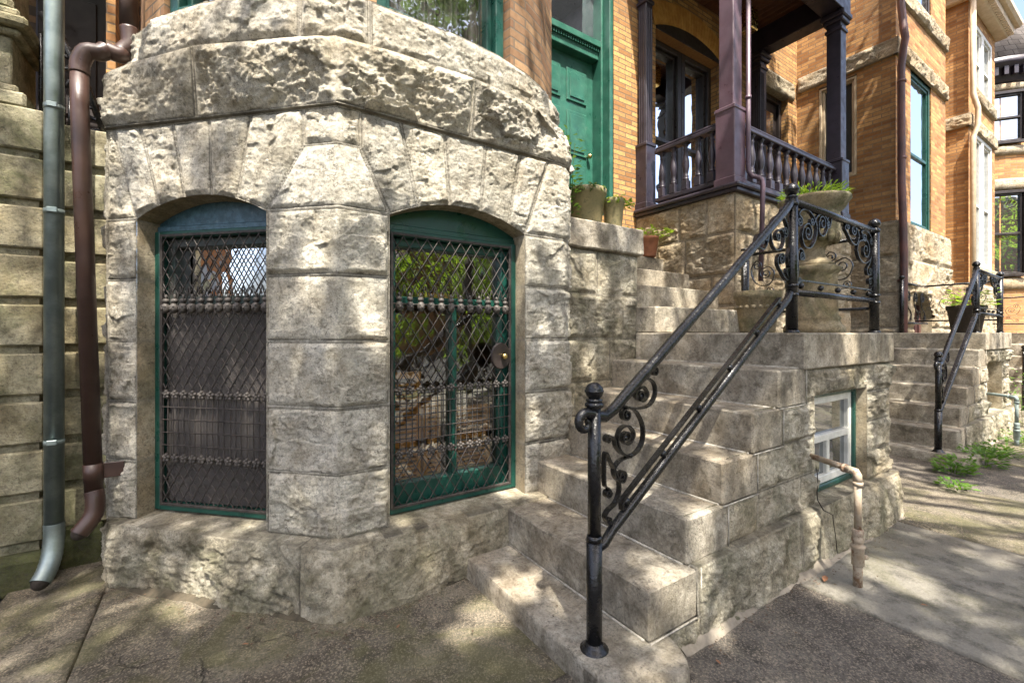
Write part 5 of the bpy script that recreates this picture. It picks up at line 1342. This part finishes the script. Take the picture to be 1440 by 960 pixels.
# ------------------------------------------------------------------ the two drainpipes in the corner
ds = empty('downspout', (-0.65, 3.08, GZ), 'straight grey galvanised downspout on the sandstone corner', 'downspout', 'downspouts on the house fronts')
def elbow(pts, r, ribs=True):
    out, rr = [], []
    P_ = [Vector(p) for p in pts]
    n = 26
    for i in range(n + 1):
        t = i / n * (len(P_) - 1); k = min(int(t), len(P_) - 2); f = t - k
        a, b, c_, d_ = P_[max(k - 1, 0)], P_[k], P_[k + 1], P_[min(k + 2, len(P_) - 1)]
        out.append(0.5 * ((2 * b) + (c_ - a) * f + (2 * a - 5 * b + 4 * c_ - d_) * f * f + (3 * b - 3 * c_ + d_ - a) * f ** 3)); rr.append(r * (1.0 + (0.035 if ribs and i % 2 else 0)))
    return out, rr
gx, gy = -0.652, 3.085
m = MB(); m.tube([(gx, gy, 0.36), (gx, gy, 6)], 0.037, 20); m.build('pipe', M['galv'], ds)
m = MB(); p_, r_ = elbow([(gx, gy, 0.40), (gx, gy, 0.33), (gx - 0.004, gy - 0.018, 0.25), (gx - 0.014, gy - 0.05, 0.19), (gx - 0.03, gy - 0.085, 0.15)], 0.039); m.tube(p_, r_, 20, cap=False); m.build('elbow', M['galv'], ds)
m = MB(); m.ball(p_[-1] + (p_[-2] - p_[-1]) * 0.3, 0.034, 12); m.build('mouth', M['soil'], ds)
for z in (0.78, 1.91, 2.42):
    m = MB(); m.tube([(gx, gy, z), (gx, gy, z + 0.026)], 0.039, 20); m.box(gx - 0.02, gx + 0.02, gy - 0.045, gy - 0.036, z + 0.005, z + 0.03, 0.003); m.build('strap', M['galv'], ds)
ds = empty('downspout', (-0.55, 3.05, GZ), 'brown painted downspout with two elbows leaning beside the bay', 'downspout', 'downspouts on the house fronts')
bt = at(132, 690, y=2.98); tp = at(112, 150, y=3.02)
tpz = at(112, 100, y=3.02)
m = MB(); m.tube([(bt.x, 2.98, bt.z), (tp.x, 3.02, tp.z), (tpz.x, 3.02, tpz.z)], 0.036, 20); m.build('pipe', M['brown'], ds)
e0 = at(112, 104, y=3.02); e1 = at(118, 72, y=3.02); e2 = at(150, 70, y=3.03); e3 = at(176, 74, y=3.05); e4 = at(181, 40, y=3.05); e5 = at(180, -60, y=3.05)
m = MB(); p_, r_ = elbow([e0, e0 + (e1 - e0) * 0.5 + Vector((-0.005, 0, 0)), e1 + Vector((0.012, 0, 0.0)), e1 + Vector((0.06, 0, 0.012)), e2], 0.0385); m.tube(p_, r_, 20); m.build('elbow', M['brown'], ds)
m = MB(); p_, r_ = elbow([e2, e2 + Vector((0.05, 0.005, -0.008)), e3 + Vector((-0.01, 0, 0)), e3 + Vector((0.02, 0, 0.05)), e4], 0.039, False); m.tube(p_, r_, 20); m.tube([e4, e5], 0.038, 20); m.build('upper_elbow', M['brown'], ds)
b1, b2, b3 = at(134, 702, y=2.97), at(131, 724, y=2.955), at(111, 750, y=2.93)
m = MB(); p_, r_ = elbow([Vector((bt.x, 2.98, bt.z)), b1, b2, b3], 0.038); m.tube(p_, r_, 20, cap=False); m.build('lower_elbow', M['brown'], ds)
m = MB(); m.ball(p_[-1] + (p_[-2] - p_[-1]) * 0.4, 0.032, 12); m.build('mouth', M['soil'], ds)
s1 = at(140, 662, y=2.98)
m = MB(); ax = (Vector((tp.x, 3.02, tp.z)) - Vector((bt.x, 2.98, bt.z))).normalized()
s1 = Vector((bt.x, 2.98, bt.z)) + ax * 0.05
m.tube([s1, s1 + ax * 0.085], 0.0385, 20); m.obox(s1, (1, 0, 0), (0, -1, 0), 0.02, 0.115, -0.012, -0.004, 0.005, 0.08, 0.003); m.build('strap', M['brown'], ds)

# ------------------------------------------------------------------ urn, pots and plants
def tuft(name, c, r, h, n, L, W, mat, label, cat, group=None, up=0.6, droop=0.6, seed=1, stems=True):
    rg = random.Random(seed); V, Q = [], []
    o = empty(name, c, label, cat, group)
    c = Vector(c)
    for i in range(n):
        a = rg.uniform(0, 2 * math.pi); rr = r * math.sqrt(rg.random()); el = rg.uniform(0.15, 1.0)
        p = c + Vector((rr * math.cos(a), rr * math.sin(a), rg.random() ** 1.3 * h))
        d = Vector((math.cos(a + rg.uniform(-0.8, 0.8)), math.sin(a + rg.uniform(-0.8, 0.8)), up * el)).normalized(); sd = d.cross(Vector((rg.uniform(-.4, .4), rg.uniform(-.4, .4), 1))).normalized()
        l, w = L * rg.uniform(0.6, 1.2), W * rg.uniform(0.6, 1.2); dr = Vector((0, 0, -droop * l * 0.35))
        b = len(V); mid = p + d * l * 0.5
        V += [p, mid + sd * w / 2, p + d * l + dr, mid - sd * w / 2]; Q.append((b, b + 1, b + 2, b + 3))
    np_mesh('foliage', [tuple(v) for v in V], [Q], mat, o, smooth=False)
    if stems:
        for i in range(max(3, n // 40)):
            m = MB()
            a = rg.uniform(0, 6.28); q = c + Vector((0.6 * r * math.cos(a), 0.6 * r * math.sin(a), h * rg.uniform(0.5, 0.9)))
            m.tube([c + Vector((0.2 * r * math.cos(a), 0.2 * r * math.sin(a), -0.01)), (c + q) / 2 + Vector((0, 0, h * 0.15)), q], 0.0022, 5)
            m.build('stem', mat, o)
    return o
ux_, uy_ = 3.54, 1.47
ur = empty('garden_urn', (ux_, uy_, 1.333), 'tall weathered stone urn on square foot on the landing', 'urn')
m = MB(); m.lathe([(0.185, 0.0), (0.185, 0.035), (0.175, 0.05), (0.165, 0.06), (0.155, 0.085), (0.162, 0.10), (0.145, 0.12), (0.140, 0.40), (0.148, 0.41), (0.160, 0.43), (0.165, 0.45), (0.12, 0.47)], (ux_, uy_, 1.333), 28); m.build('pedestal', M['urn'], ur)
m = MB(); m.lathe([(0.12, 0.46), (0.125, 0.48), (0.10, 0.50), (0.075, 0.53), (0.066, 0.57), (0.075, 0.60), (0.10, 0.62), (0.135, 0.66), (0.155, 0.72), (0.160, 0.80), (0.155, 0.83), (0.185, 0.86), (0.205, 0.895), (0.222, 0.92), (0.218, 0.938), (0.20, 0.935), (0.18, 0.90), (0.05, 0.89)], (ux_, uy_, 1.333), 32)
for i in range(16):
    a = 2 * math.pi * i / 16; m.ball((ux_ + 0.135 * math.cos(a), uy_ + 0.135 * math.sin(a), 1.333 + 0.665), 0.028, 8, 1.7)
m.build('bowl', M['urn'], ur)
tuft('sedum_plant', (ux_, uy_, 2.235), 0.19, 0.10, 700, 0.065, 0.010, M['leafy'], 'feathery yellow green plant growing in the tall stone urn', 'plant', seed=4, up=1.2)
px_, py_ = 3.00, 1.58
pt_ = empty('flower_pot', (px_, py_, 1.333), 'small tapered cast stone pot on the landing behind the iron post', 'pot', 'flower pots on the steps')
m = MB(); m.lathe([(0.10, 0.0), (0.105, 0.01), (0.132, 0.22), (0.142, 0.225), (0.145, 0.265), (0.135, 0.27), (0.125, 0.25), (0.02, 0.24)], (px_, py_, 1.333), 24)
m.build('bowl', M['urn'], pt_)
m = MB()
for i in range(20):
    a = 2 * math.pi * i / 20; m.ball((px_ + 0.128 * math.cos(a), py_ + 0.128 * math.sin(a), 1.333 + 0.165), 0.014, 6)
m.build('swag', M['urn'], pt_)
def pot(x, y, z, r, h, mat, label):
    o = empty('flower_pot', (x, y, z), label, 'pot', 'flower pots on the steps')
    m = MB(); m.lathe([(r * 0.72, 0), (r * 0.75, 0.01), (r * 0.97, h * 0.82), (r * 1.02, h * 0.84), (r * 1.06, h * 0.97), (r, h), (r * 0.9, h * 0.98), (r * 0.88, h * 0.86), (0.01, h * 0.85)], (x, y, z), 24); m.build('bowl', mat, o)
    m = MB(); m.lathe([(r * 0.875, h * 0.861), (0.01, h * 0.88)], (x, y, z), 20); m.build('soil', M['soil'], o); return o
a = at(829, 306, z=2.095); pot(2.28, 2.45, 2.095, 0.145, 0.28, M['potg'], 'larger olive glazed pot on the stone coping beside the bay')
pot(2.47, 2.36, 2.095, 0.080, 0.22, M['potg'], 'narrow olive glazed pot on the stone coping near its end')
pot(3.66, 3.02, 2.095, 0.10, 0.20, M['terra'], 'terracotta pot on the upper steps against the porch wall')
tuft('ivy_plant', (2.25, 2.44, 2.34), 0.14, 0.05, 80, 0.05, 0.03, M['leaf'], 'dark ivy trailing from the larger olive pot', 'plant', 'pot plants', seed=8, droop=2.2, up=0.3)
tuft('ivy_plant', (2.49, 2.34, 2.27), 0.11, 0.06, 120, 0.035, 0.024, M['leafy'], 'bright small leaved plant spilling over the narrow olive pot', 'plant', 'pot plants', seed=9, droop=1.6)
tuft('ivy_plant', (3.60, 2.98, 2.28), 0.22, 0.06, 160, 0.07, 0.025, M['leafy'], 'low yellow green plant spreading from the terracotta pot', 'plant', 'pot plants', seed=10)
# creeper hanging on the bay behind the pots
m = []
tuft('creeper', (2.02, 2.32, 2.15), 0.06, 0.55, 110, 0.05, 0.03, M['leaf'], 'thin dark creeper climbing the bay wall behind olive pots', 'plant', seed=12)
# dark pot and vine on the second landing, weeds along the far stoop
pot(8.26, 1.62, 1.33, 0.19, 0.36, M['soil'], 'dark round pot on the second stoop landing')
tuft('vine_plant', (8.26, 1.60, 1.68), 0.24, 0.20, 130, 0.09, 0.04, M['leafy'], 'leafy green vine in the pot on the second landing', 'plant', seed=21)
wd = [(5.45, 1.14, 0.13, 0.13, 260, 'bushy fern like weed at the foot of the second stoop railing'), (5.98, 1.06, 0.15, 0.15, 280, 'broad leaved weed between stoop end and paving'),
      (6.6, 1.10, 0.20, 0.10, 240, 'low spreading weed along the base of the second stoop'), (7.5, 1.0, 0.2, 0.12, 160, 'far weed clump near the grey green pipe'),
      (8.9, 1.2, 0.25, 0.75, 260, 'tall leafy weed growing beyond the second stoop'), (4.90, 1.02, 0.10, 0.05, 70, 'flat weed in the joint of the paving slabs')]
for i, (x, y, r, h, n, lab) in enumerate(wd): tuft('weed', (x, y, GZ + 0.01), r, h, n, 0.06, 0.026, M['weed'], lab, 'weed', 'weeds along the paving', seed=30 + i, up=0.9)
lv = at(1160, 812, z=GZ + 0.02)
def leafo(x, y, lab, s=0.05, a=0.3):
    m = MB(); ca, sa = math.cos(a), math.sin(a); P_ = lambda u, v, w: (x + u * ca - v * sa, y + u * sa + v * ca, GZ + 0.016 + w)
    pts = [(-1, 0, 0.0), (-0.4, 0.32, .3), (0.3, 0.36, .25), (1, 0, .1), (0.3, -0.36, .3), (-0.4, -0.32, .2)]
    m.add([P_(u * s, v * s, w * s * 0.5) for u, v, w in pts], [(0, 1, 2, 3), (0, 3, 4, 5)]); o = m.build('fallen_leaf', M['dry'])
    tag(o, lab, 'leaf', 'fallen leaves on the paving')
leafo(lv.x, lv.y, 'dry reddish leaf on the paving left of the vent pipe', 0.035)
for i, (px, py) in enumerate(((820, 905), (1010, 930), (345, 905), (560, 880), (1300, 850))):
    q = at(px, py, z=GZ + 0.016)
    leafo(q.x, q.y, ['tiny dry leaf by the bottom step edge', 'tiny dry leaf on dark paving by stair wall', 'tiny dry leaf below the left arched window', 'tiny dry leaf in front of the bay corner', 'tiny dry leaf on the concrete slab'][i], 0.014, i * 1.3)

# ------------------------------------------------------------------ street trees that shade the stoop, and the far side of the street
SUN = Vector((0.35, 1.0, -1.91)).normalized()
def crown(name, clumps, per, size, mat, parent, seed, holes=(), pad=()):
    rg = np.random.default_rng(seed); C = np.repeat(np.array([c[:3] for c in clumps]), per, 0); rad = np.repeat(np.array([c[3] for c in clumps]), per)
    d = rg.normal(size=C.shape); d /= np.linalg.norm(d, axis=1, keepdims=True)
    p = C + d * (rad * rg.random(len(C)) ** 0.45)[:, None] * np.array([1, 1, 0.7])
    S_ = np.array(SUN); keep = np.ones(len(p), bool)
    for (h, r) in holes:
        q = p - np.array(h); t = q @ S_; dist = np.linalg.norm(q - t[:, None] * S_, axis=1)
        keep &= ~((dist < r * 0.95 + 0.02) & (t < 0))
    p = p[keep]; n = len(p)
    nrm = rg.normal(size=(n, 3)) + np.array([0, 0, 1.2]); nrm /= np.linalg.norm(nrm, axis=1, keepdims=True)
    a = np.cross(nrm, rg.normal(size=(n, 3))); a /= np.linalg.norm(a, axis=1, keepdims=True); b = np.cross(nrm, a)
    l = size * rg.uniform(0.7, 1.3, n)[:, None]; w = l * 0.62
    V = np.stack([p - a * l / 2, p + b * w / 2, p + a * l / 2, p - b * w / 2], 1).reshape(-1, 3)
    return np_mesh(name, V, [np.arange(4 * n).reshape(n, 4)], mat, parent, smooth=False)
def tree(base, h, clumps, per, size, mat, label, seed, holes=(), tr=0.22):
    o = empty('street_tree', base, label, 'tree', 'street trees'); rg = random.Random(seed)
    x, y, z = base; m = MB()
    top = Vector((x + 0.2, y + 0.3, z + h))
    m.tube([(x, y, z), (x + 0.03, y + 0.02, z + h * 0.25), (x + 0.12, y + 0.1, z + h * 0.6), top], [tr * 1.35, tr, tr * 0.85, tr * 0.6], 14)
    m.build('trunk', M['bark'], o)
    for c in clumps[::4]:
        q = Vector(c[:3]); s = Vector((x + 0.1, y + 0.1, z + h * rg.uniform(0.75, 1.0))); mid = (s + q) / 2 + Vector((0, 0, -0.3))
        lm = MB(); lm.tube([s, mid, q], [tr * 0.34, tr * 0.2, 0.02], 7); lm.build('limb', M['bark'], o)
    crown('crown', clumps, per, size, mat, o, seed, holes)
    return o
def cl(n, lo, hi, r, seed):
    rg = random.Random(seed); return [(rg.uniform(lo[0], hi[0]), rg.uniform(lo[1], hi[1]), rg.uniform(lo[2], hi[2]), rg.uniform(*r)) for _ in range(n)]
# gaps of the crown, given by the spots where the sun comes through
def spot(px, py, r, **k): return (tuple(at(px, py, **k)), r)
HOLES = [spot(430, 85, .17, y=2.12), spot(520, 95, .15, y=2.1), spot(340, 120, .09, y=2.3), spot(765, 190, .14, y=2.15), spot(700, 175, .08, y=2.1), spot(470, 230, .12, y=2.15), spot(525, 205, .08, y=2.15),
         spot(600, 250, .07, y=2.15), spot(760, 290, .10, y=2.15), spot(445, 330, .08, y=2.18), spot(520, 440, .08, y=2.15), spot(250, 800, .10, y=2.45), spot(300, 745, .07, y=2.45), spot(200, 790, .06, y=2.6),
         spot(690, 860, .12, z=.1), spot(740, 840, .10, z=.1), spot(650, 890, .07, z=.1), spot(720, 690, .09, z=.4), spot(775, 660, .08, z=.57), spot(870, 690, .10, z=.57), spot(985, 740, .08, y=1.13), spot(945, 830, .10, y=1.13),
         spot(1150, 745, .10, y=1.08), spot(1160, 830, .09, z=.1), spot(1250, 805, .16, z=.1), spot(1310, 830, .12, z=.1), spot(1150, 600, .09, y=1.13), spot(1220, 560, .1, y=1.13), spot(1190, 490, .12, y=1.13), spot(1000, 500, .10, y=1.8), spot(930, 455, .13, y=2.1),
         spot(960, 420, .15, y=2.4), spot(920, 395, .15, y=2.7), spot(1000, 330, .2, y=2.8), spot(940, 340, .2, y=3.0), spot(980, 880, .10, z=.1), spot(1080, 545, .08, z=1.1), spot(560, 700, .06, y=2.1), spot(660, 610, .09, y=2.25), spot(1400, 700, .3, z=.1),
         spot(750, 600, .05, y=2.15), spot(830, 520, .06, y=2.27), spot(840, 390, .06, y=2.27)]
ca = cl(150, (-6.0, -6.2, 6.2), (1.9, -0.6, 9.6), (0.55, 0.95), 5) + cl(40, (-1.6, -5.0, 6.0), (2.0, -0.8, 7.6), (0.5, 0.8), 25) + cl(48, (-2.5, -2.6, 6.4), (1.7, 0.5, 9.2), (0.5, 0.85), 27)[:16]
tree((-2.2, -3.9, GZ), 6.0, ca, 150, 0.13, M['leaf'], 'street tree at the kerb whose leaves dapple the bay and stairs', 11, HOLES, 0.24)
cb = cl(46, (1.7, -5.2, 6.3), (4.9, -0.2, 9.0), (0.45, 0.8), 6) + cl(44, (4.2, -2.4, 6.9), (6.9, 1.2, 9.4), (0.4, 0.75), 16) + cl(30, (5.0, -1.0, 7.0), (7.1, 1.4, 9.2), (0.4, 0.7), 36)
tree((4.6, -4.0, GZ), 6.0, cb, 130, 0.13, M['leaf'], 'younger street tree with a thin crown shading the stoop', 12, HOLES, 0.15)
cc = cl(16, (5.4, -6.5, 6.5), (9.5, -2.0, 9.0), (0.4, 0.7), 9)
tree((7.5, -4.2, GZ), 6.2, cc, 110, 0.13, M['leaf'], 'sparse street tree by the kerb near the second stoop', 13, HOLES, 0.14)
for i, (x, y, s) in enumerate(((10.5, -12.5, 1.0), (17.0, -13.5, 1.1), (-8.0, -12.0, 1.0), (24, -12.5, 1.2), (3.0, -14.5, 0.9))):
    c_ = [(x + a * s, y + b * s, 2.2 + cz_ * s, r * 1.3) for a, b, cz_, r in cl(46, (-3.0, -2.4, 0), (3.0, 2.4, 5.0), (0.6, 0.95), 40 + i)]
    tree((x, y, GZ), 3.2, c_, 90, 0.20, M['leafy'] if i != 2 else M['leaf'], ['yellow green tree across the street, seen mirrored in the arched window', 'second tree across the street, farther along', 'tree across the street to the west of the bay', 'last tree across the street, far along', 'small tree across the street facing the bay'][i], 60 + i, (), 0.2)
for i, (x0, x1, h, mk) in enumerate(((12, 22, 9.5, 'brick2'), (22.2, 34, 10.5, 'brick3'), (1, 11.8, 8.5, 'brick3'))):
    o = empty('row_house', ((x0 + x1) / 2, -20, GZ), ['orange brick house across the street, seen only in reflections', 'tall red brick house across the street, far along', 'red brick house across the street facing the stoop'][i], 'house', 'row houses across the street')
    m = MB(); hs = [(a, a + 1.1, z, z + 1.9) for a in [x0 + 1.2 + 2.6 * q for q in range(3)] for z in (1.4, 4.6)]
    wall(m, (0, -19, 0), Vector((1, 0, 0)), Vector((0, 1, 0)), x0, x1, GZ, h, hs, 0.2); m.box(x0, x1, -28, -19.3, GZ, h - 0.01); m.build('brick_wall', M[mk], o)
    for a, b, c_, d_ in hs: win(o, (b - 0.005, -19.19, c_), Vector((-1, 0, 0)), Vector((0, 1, 0)), b - a - 0.01, d_ - c_, M['white'], M['dglass'], 0.07, 0.08, rails=(0.95,))
    m = MB(); m.box(x0 - 0.2, x1 + 0.2, -28, -18.6, h, h + 0.4, 0.05); m.build('cornice', M['cream'], o)

for i, (x, y, r) in enumerate(((4.2, -5.8, 1.3), (6.1, -6.0, 1.6), (8.2, -5.9, 1.5), (10.6, -6.2, 1.7), (13.2, -6.0, 1.5), (2.0, -6.4, 1.3))):
    o = empty('shrub', (x, y, GZ), ['round bright shrub across the pavement, mirrored in the arched window', 'larger bright shrub beside the round one, seen in the window glass', 'third bright shrub of the row behind the viewer', 'widest bright shrub of the row behind the viewer', 'last bright shrub of the row, toward the second stoop', 'first bright shrub of the row, facing the bay'][i], 'shrub', 'shrubs along the far kerb')
    m = MB(); m.tube([(x, y, GZ), (x, y, 0.8)], 0.05, 7); m.build('stem', M['bark'], o)
    c_ = [(a, b, c, d) for a, b, c, d in cl(9, (x - r * 0.7, y - r * 0.5, 0.5), (x + r * 0.7, y + r * 0.5, 2.3 * r), (0.4, 0.6), 80 + i)]
    crown('crown', c_, 150, 0.13, M['leafy'], o, 90 + i)
o = empty('hedge', (-6.0, 1.6, GZ), 'clipped green hedge west of the sandstone house, outside the view', 'hedge')
crown('foliage', cl(60, (-9.0, 1.0, 0.3), (-3.6, 2.6, 1.5), (0.4, 0.6), 99), 120, 0.12, M['leaf'], o, 99); 
m = MB(); m.tube([(-6, 1.7, GZ), (-6, 1.7, 1.2)], 0.06, 7); m.build('stem', M['bark'], o)
o = empty('row_house', (-12, 4, GZ), 'red brick house at the west end, reflected in the left arched window', 'house', 'row houses on this side of the street')
m = MB(); wall(m, (-10.0, 0, 0), Vector((0, -1, 0)), X1, -9.0, -2.6, GZ, 5.2, [(-4.0, -3.0, 1.2, 3.2)], 0.2); m.box(-18, -10.25, 2.6, 9.0, GZ, 5.19); m.build('brick_wall', M['brick3'], o)
win(o, (-10.18, 4.0, 1.2), Vector((0, -1, 0)), X1, 0.99, 1.99, M['white'], M['dglass'], 0.07, 0.08, rails=(1.0,))
m = MB(); m.box(-18.2, -9.7, 2.4, 9.2, 5.2, 5.5, 0.05); m.build('cornice', M['cream'], o)

# iron rail along the back of the second landing
r2 = empty('iron_railing', (7.5, 2.06, 1.33), 'thin black railing along the back of the second landing', 'railing', 'iron stair railings')
m = MB(); m.tube([(7.45, 2.06, 1.33), (7.45, 2.06, 2.02)], 0.022, 10); m.ball((7.45, 2.06, 2.05), 0.03, 10); m.build('post', M['iron'], r2)
for zz in (1.98, 1.46):
    m = MB(); m.tube([(7.45, 2.06, zz), (8.45, 2.06, zz)], 0.016, 8); m.build('rail', M['iron'], r2)
for xx in (7.72, 8.0, 8.28):
    m = MB(); P3 = [(u, 2.06, v) for u, v in scroll_path((xx - 0.02, 1.8), [(xx + 0.03, 1.83), (xx - 0.03, 1.88), (xx - 0.09, 1.80), (xx - 0.05, 1.68), (xx + 0.05, 1.62), (xx + 0.10, 1.55)], (xx + 0.06, 1.54))]
    m.flat(P3, (0, 1, 0), 0.014, 0.006); m.build('scroll', M['iron'], r2)

# grit, twigs and leaf bits lying along the wall foot and on the paving
rg = random.Random(77); m = MB()
def bit(x, y, z, s, a):
    ca, sa = math.cos(a), math.sin(a); w = s * rg.uniform(0.25, 0.6)
    P_ = lambda u, v, h: (x + u * ca - v * sa, y + u * sa + v * ca, z + h)
    m.add([P_(-s, 0, 0), P_(0, w, s * 0.4), P_(s, 0, 0.001), P_(0, -w, s * 0.3)], [(0, 1, 2, 3)])
foot = [(-0.40, 2.90), (0.42, 1.97), (1.0, 1.98)]; fc = cum(foot)
for i in range(150):
    q, _t = path_at(foot, rg.uniform(0, fc[-1] - 0.01)); d = abs(rg.gauss(0, 0.09)); bit(q[0] - 0.02 - d * 0.6, q[1] - 0.02 - d * 0.6, GZ + 0.016, rg.uniform(0.003, 0.012), rg.uniform(0, 6.3))
for i in range(200): bit(rg.uniform(1.6, 3.9), 1.05 - abs(rg.gauss(0, 0.05)), GZ + 0.022, rg.uniform(0.003, 0.010), rg.uniform(0, 6.3))
for i in range(260): bit(rg.uniform(-0.4, 5.5), rg.uniform(-0.2, 1.95), GZ + 0.019, rg.uniform(0.003, 0.010), rg.uniform(0, 6.3))
for k in range(1, 7):
    for i in range(26): bit(rg.uniform(SX[k] + 0.02, SX[k + 1] - 0.01), 1.2 + 0.8 * rg.random(), RS * k + 0.003, rg.uniform(0.002, 0.007), rg.uniform(0, 6.3))
lt = m.build('leaf_litter', M['litter']); lt['kind'] = 'stuff'; lt['label'] = 'tiny dry bits of leaf and grit scattered on paving and steps'

# ------------------------------------------------------------------ light, sky, camera
w = bpy.data.worlds.new('World'); SC.world = w; w.use_nodes = True
nt = w.node_tree; nt.nodes.clear()
sky = nt.nodes.new('ShaderNodeTexSky'); sky.sky_type = 'NISHITA'; sky.sun_disc = False
el = math.asin(-SUN.z); to_sun = -SUN
sky.sun_elevation = el; sky.sun_rotation = math.atan2(to_sun.x, to_sun.y)
sky.air_density = 0.75; sky.dust_density = 4.5; sky.ozone_density = 0.6
bg = nt.nodes.new('ShaderNodeBackground'); bg.inputs[1].default_value = 0.15
ow = nt.nodes.new('ShaderNodeOutputWorld'); nt.links.new(sky.outputs[0], bg.inputs[0]); nt.links.new(bg.outputs[0], ow.inputs[0])
L = bpy.data.lights.new('sun', 'SUN'); L.energy = 4.3; L.angle = R(0.55); L.color = (1.0, 0.935, 0.83)
lo_ = bpy.data.objects.new('sun', L); COL.objects.link(lo_); lo_.location = (-4, -12, 22)
lo_.rotation_euler = SUN.to_track_quat('-Z', 'Y').to_euler()
cam = bpy.data.cameras.new('camera'); cam.sensor_width = 36; cam.lens = 36 * F / 1440; cam.shift_y = -12 / 1440; cam.clip_start = 0.05; cam.clip_end = 1000
co = bpy.data.objects.new('camera', cam); COL.objects.link(co); co.location = (0, 0, EYE); co.rotation_euler = (R(90), 0, -YAW); SC.camera = co
SC.view_settings.view_transform = 'Standard'; SC.view_settings.look = 'None'; SC.view_settings.gamma = 1; SC.view_settings.use_curve_mapping = False
SC.view_settings.exposure = 1.84
cy = SC.cycles; SC.render.engine = 'CYCLES'
cy.use_denoising = True; cy.max_bounces = 7; cy.diffuse_bounces = 4; cy.glossy_bounces = 4; cy.transparent_max_bounces = 12; cy.transmission_bounces = 3
cy.caustics_reflective = False; cy.caustics_refractive = False; cy.sample_clamp_indirect = 6
